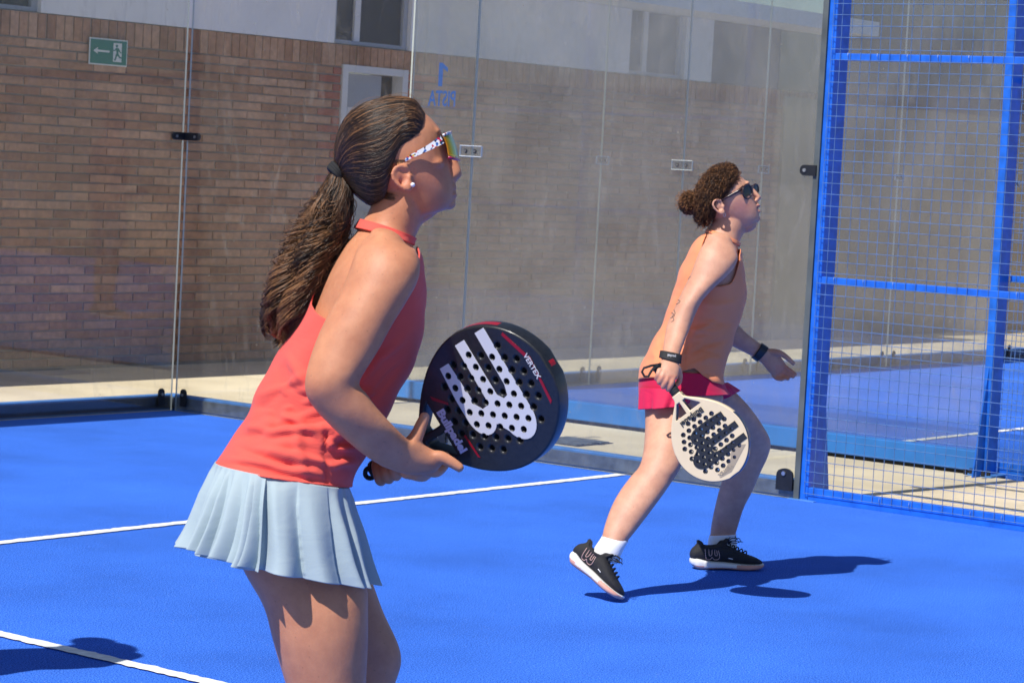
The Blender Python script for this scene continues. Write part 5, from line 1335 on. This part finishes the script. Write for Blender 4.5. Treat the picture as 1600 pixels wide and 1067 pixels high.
# round sunglasses
m_lensd = mat('dark_lens', (.008, .012, .018), .08, spec=.7); m_frm = mat('brown_acetate', (.045, .022, .022), .28)
sg = empty('sunglasses', tuple(W.P(1172, 298))); sg.parent = woman; sg.matrix_parent_inverse = woman.matrix_world.inverted()
for (uc, vc, d, ru, rv) in ((1167.5, 299.5, -.060, 7.2, 11), (1180.5, 296, .036, 4.4, 8)):
    ring = [W.P(uc+ru*math.cos(a)+2.0*math.sin(a)*0, vc+rv*math.sin(a), d+.020*math.cos(a)) for a in np.linspace(0, 2*math.pi, 26)[:-1]]
    q = MB(); q.add(ring+[np.mean(ring, axis=0)+CR*.003], [(i, (i+1) % 25, 25) for i in range(25)]); obj('lens', q, m_lensd, sg, smooth=True)
    q = MB(); q.tube(ring, .0032, 8, closed=True); obj('rim', q, m_frm, sg, smooth=True)
q = MB(); q.tube([W.P(1173, 292, -.02), W.P(1176, 291, 0), W.P(1177, 291, .015)], .0028, 8); obj('bridge', q, m_frm, sg, smooth=True)
for s_ in (-1, 1):
    q = MB(); q.tube([W.P(1162 if s_ < 0 else 1176, 292, s_*.074), W.P(1153, 299, s_*.076), W.P(1140, 306, s_*.080), W.P(1126, 313, s_*.080)], [.0062, .005, .0042, .0036], 8); obj('temple_arm', q, m_frm, sg, smooth=True)
q = MB(); q.tube([W.P(1132+1.6*math.cos(a), 336+3*math.sin(a), -.079) for a in np.linspace(0, 2*math.pi, 14)[:-1]], .0010, 6, closed=True); obj('earring', q, m_bolt, woman, smooth=True)
# wristband with lettering, cord, watch, tattoos
wl_ = W.loft([((1034, 548), (1063, 554), -.312, .031), ((1033, 553), (1062.5, 560), -.325, .030), ((1032, 559), (1062, 568), -.335, .0285)], k=4)
wb = obj('wristband', fix_normals(shell(wl_, 40, 8, lambda th: 0, lambda th: 2, .0035).mesh('wristband')), m_grip, woman, smooth=True); solid(wb, .004)
wbv = bvh_of(shell(wl_, 40, 8, lambda th: 0, lambda th: 2, .0062).mesh('tmp'))
tme = text_mesh('padel', .011, .0001, .0004); keep = []
for vtx in tme.vertices:                               # wrapped upside down round the band
    uu = 1049.5-vtx.co.x*560; vv = 556.5+vtx.co.y*480-6+(uu-1049)*.16+4; h_ = hit(wbv, uu, vv, .0012)
    vtx.co = Vector(h_ if h_ is not None else W.P(uu, vv, -.36))
tme.materials.clear(); tme.materials.append(m_rk_white); obj('lettering', tme, None, wb)
q = MB(); q.tube([W.P(*p) for p in ((1034, 569, -.36), (1018, 571, -.37), (1006, 575, -.375), (1003, 581, -.375), (1007, 588, -.375), (1013, 588, -.375), (1018, 579, -.375), (1024, 575, -.375))], .0042, 8); obj('cord', q, m_grip, wb, smooth=True)
wl_ = W.loft([((1176, 557), (1189, 538), .275, .030), ((1184, 563), (1199, 545), .285, .0275)], k=6)
wt = obj('watch', fix_normals(shell(wl_, 36, 8, lambda th: 0, lambda th: 1, .0035).mesh('watch')), m_blackpl, woman, smooth=True); solid(wt, .006)
tt = MB(); m_ink = mat('tattoo_ink', (.05, .04, .045), .6)
for pl in ([(1079, 432), (1074, 438), (1070, 444), (1068, 451), (1064, 457), (1061, 463)], [(1076, 436), (1071, 441), (1074, 437)], [(1056, 470), (1060, 469), (1063, 471), (1060, 474), (1055, 476)], [(1053, 484), (1055, 490), (1051, 494), (1053, 500), (1049, 503)], [(1049, 488), (1054, 493), (1048, 497)], [(939.5, 841), (942, 838), (943, 842), (940.5, 844)]):
    o_ = [h_ for h_ in (hit(w_bvh, a, b, .0004) for a, b in spline([(x_, y_) for x_, y_ in pl], 4)) if h_ is not None]
    if len(o_) > 2: tt.tube(o_, .0011, 5)
obj('tattoo', tt, m_ink, w_body)
# socks and shoes
sock(woman, [((943, 836), (981, 845), -.372, .0365), ((939, 843), (976, 852), -.385, .036), ((930, 856), (968, 868), -.40, .036), ((924, 866), (962, 880), -.405, .034)], W)
sock(woman, [((1110, 836), (1149, 834), .412, .036), ((1108, 845), (1149, 843), .417, .036), ((1106, 858), (1150, 856), .42, .036), ((1104, 868), (1148, 868), .42, .034)], W)
hp = at(1083, 887, WD+.40); g0 = CAM+ray(1083, 888)*(-CAM[2]/ray(1083, 888)[2]); g1 = CAM+ray(1194, 890)*(-CAM[2]/ray(1194, 890)[2])
fw = g1-g0; fw[2] = 0; fw /= np.linalg.norm(fw)
g0[2] = .001; shoe(woman, g0, fw, (0, 0, 1), L=.270)
tg = CAM+ray(967, 940)*(-CAM[2]/ray(967, 940)[2])      # toe touches the turf, heel lifted
heel = at(889, 878, WD-.41); fw2 = tg-heel; L2 = np.linalg.norm(fw2); fw2 /= L2
shoe(woman, heel, fw2, CU+.65*CR, L=min(.275, L2+.005))
# cream racket hanging from the near hand
yr = .715*CR-.665*CU-.21*CF; xr = -.76*CR-.60*CU+.25*CF
racket('padel_racket', 'cream padel racket with dark three-pronged logo in the hand of the woman in orange', W.P(1026, 573, -.36), xr, yr, pal_cream)
# ================================================================ OTHER PEOPLE ROUND THE COURT
def make_man(label, shirt_c, short_c):
    root = empty('person', (0, 0, 0), label=label, cat='person'); mb = MB()
    X, Y, Z = np.eye(3)
    def lf(rows, **k): return Loft([(V3((x, y, z)), X*a, Y*b) for x, y, z, a, b in rows], **k)
    tors = lf([(0, 0, .84, .09, .14), (0, 0, .92, .115, .17), (0, 0, 1.02, .11, .16), (.0, 0, 1.15, .11, .155), (.0, 0, 1.28, .125, .18), (-.005, 0, 1.38, .115, .19), (-.01, 0, 1.44, .085, .15), (-.005, 0, 1.49, .058, .065), (.0, 0, 1.54, .055, .058)], k=5, power=2.3); tors.closed(mb, 30)
    lf([(.01, 0, 1.50, .05, .05), (.02, 0, 1.545, .078, .060), (.015, 0, 1.60, .095, .073), (.008, 0, 1.66, .098, .077), (.0, 0, 1.71, .085, .068), (-.005, 0, 1.735, .05, .04)], k=5).closed(mb, 26)
    mb.ell((.113, 0, 1.60), X*.016, Y*.014, Z*.022)
    for s in (-1, 1): mb.ell((.005, s*.08, 1.61), X*.016, Y*.008, Z*.03)
    legs = []
    for s in (-1, 1):
        l = lf([(.0, s*.085, .90, .09, .085), (.01, s*.095, .74, .085, .08), (.015, s*.10, .52, .06, .058), (.0, s*.10, .40, .058, .055), (-.01, s*.10, .30, .055, .05), (-.01, s*.10, .12, .036, .033), (0, s*.10, .06, .04, .036)], k=5); l.closed(mb, 22); legs.append(l)
    arms = []
    for s in (-1, 1):
        pts = [(-.01, s*.185, 1.40), (-.02, s*.22, 1.28), (-.03, s*.24, 1.12), (.06, s*.23, 1.02), (.17, s*.17, 1.04)] if s > 0 else [(-.01, s*.185, 1.40), (-.03, s*.225, 1.25), (-.05, s*.245, 1.10), (-.02, s*.25, .96), (.02, s*.25, .84)]
        rad_ = [.058, .05, .043, .038, .029]; rows = []
        for i, p in enumerate(pts):
            p = V3(p); t = V3(pts[min(i+1, 4)])-V3(pts[max(i-1, 0)]); t /= np.linalg.norm(t); a = np.cross(t, Y); a /= np.linalg.norm(a); rows.append((p, a*rad_[i], np.cross(a, t)*rad_[i]))
        l = Loft(rows, k=5); l.closed(mb, 18); arms.append(l)
        e = V3(pts[-1]); t = V3(pts[-1])-V3(pts[-2]); t /= np.linalg.norm(t); mb.ell(e+t*.05, t*.055, np.cross(t, Y)*.035, Y*.022)
        for q in range(4):
            b0 = e+t*.085+np.cross(t, Y)*(.012*q-.018); mb.tube([b0, b0+t*.035+Z*-.004, b0+t*.06+Z*-.014], [.009, .0085, .007], 8)
        mb.tube([e+t*.03+np.cross(t, Y)*.03, e+t*.065+np.cross(t, Y)*.048, e+t*.09+np.cross(t, Y)*.045], [.011, .010, .008], 8)
    me = remesh(mb, .007, 'body'); smooth_mesh(me, 4); col_attr(me, np.tile(np.array([.45, .24, .16]), (len(me.vertices), 1))); obj('body', me, m_skin, root, smooth=True)
    ms = cloth_mat('shirt_cloth', shirt_c, fold=.2); mp = cloth_mat('short_cloth', short_c, fold=.2)
    sh = MB(); s1 = shell(tors, 60, 40, lambda th: .6, lambda th: 6.5, .014); sh.add(s1.v, s1.f)
    for l in arms: s1 = shell(l, 28, 14, lambda th: 0, lambda th: 1.6, .014); sh.add(s1.v, s1.f)
    solid(obj('shirt', fix_normals(sh.mesh('shirt')), ms, root, smooth=True))
    st = MB(); s1 = shell(tors, 50, 10, lambda th: .0, lambda th: 1.6, .010); st.add(s1.v, s1.f)
    for l in legs: s1 = shell(l, 34, 18, lambda th: 0, lambda th: 1.75, .020); st.add(s1.v, s1.f)
    solid(obj('shorts', fix_normals(st.mesh('shorts')), mp, root, smooth=True))
    cp = MB(); cp.ell((.004, 0, 1.69), X*.106, Y*.086, Z*.065); cp.ell((.115, 0, 1.675), X*.075, Y*.068, Z*.008); obj('cap', cp, mp, root, smooth=True)
    for s in (-1, 1): shoe(root, (-.07, s*.10, .001), (1, s*.08, 0), (0, 0, 1), loops=False)
    return root
man = make_man('man in cap standing on the neighbouring court, mirrored faintly in the left glass', (.30, .17, .12), (.10, .10, .12))
man2 = copy_tree(man)
man['group'] = man2['group'] = 'men standing about the courts'
man2['label'] = 'man in cap just beyond the left edge whose shadow falls across the centre line'
man.location = (4.65, -5.46, 0); man.rotation_euler = (0, 0, rad(20))
man2.location = (-6.05, -4.54, 0); man2.rotation_euler = (0, 0, rad(60))
# drain grating in the aisle
gx = CAM+ray(893, 688)*(-CAM[2]/ray(893, 688)[2])
gr = empty('drain_grate', (gx[0], gx[1], 0), label='small slotted steel drain grate in the pavement beside the black racket', cat='grate')
q = MB(); q.rbox(gx[0]-.16, gx[0]+.16, gx[1]-.16, gx[1]+.16, -.012, -.0045, .001); obj('frame', q, m_rubber, gr)
for k in range(7):
    q = MB(); x = gx[0]-.135+k*.045; q.rbox(x-.014, x+.014, gx[1]-.14, gx[1]+.14, -.005, .0005, .001); obj('bar', q, m_steel, gr)
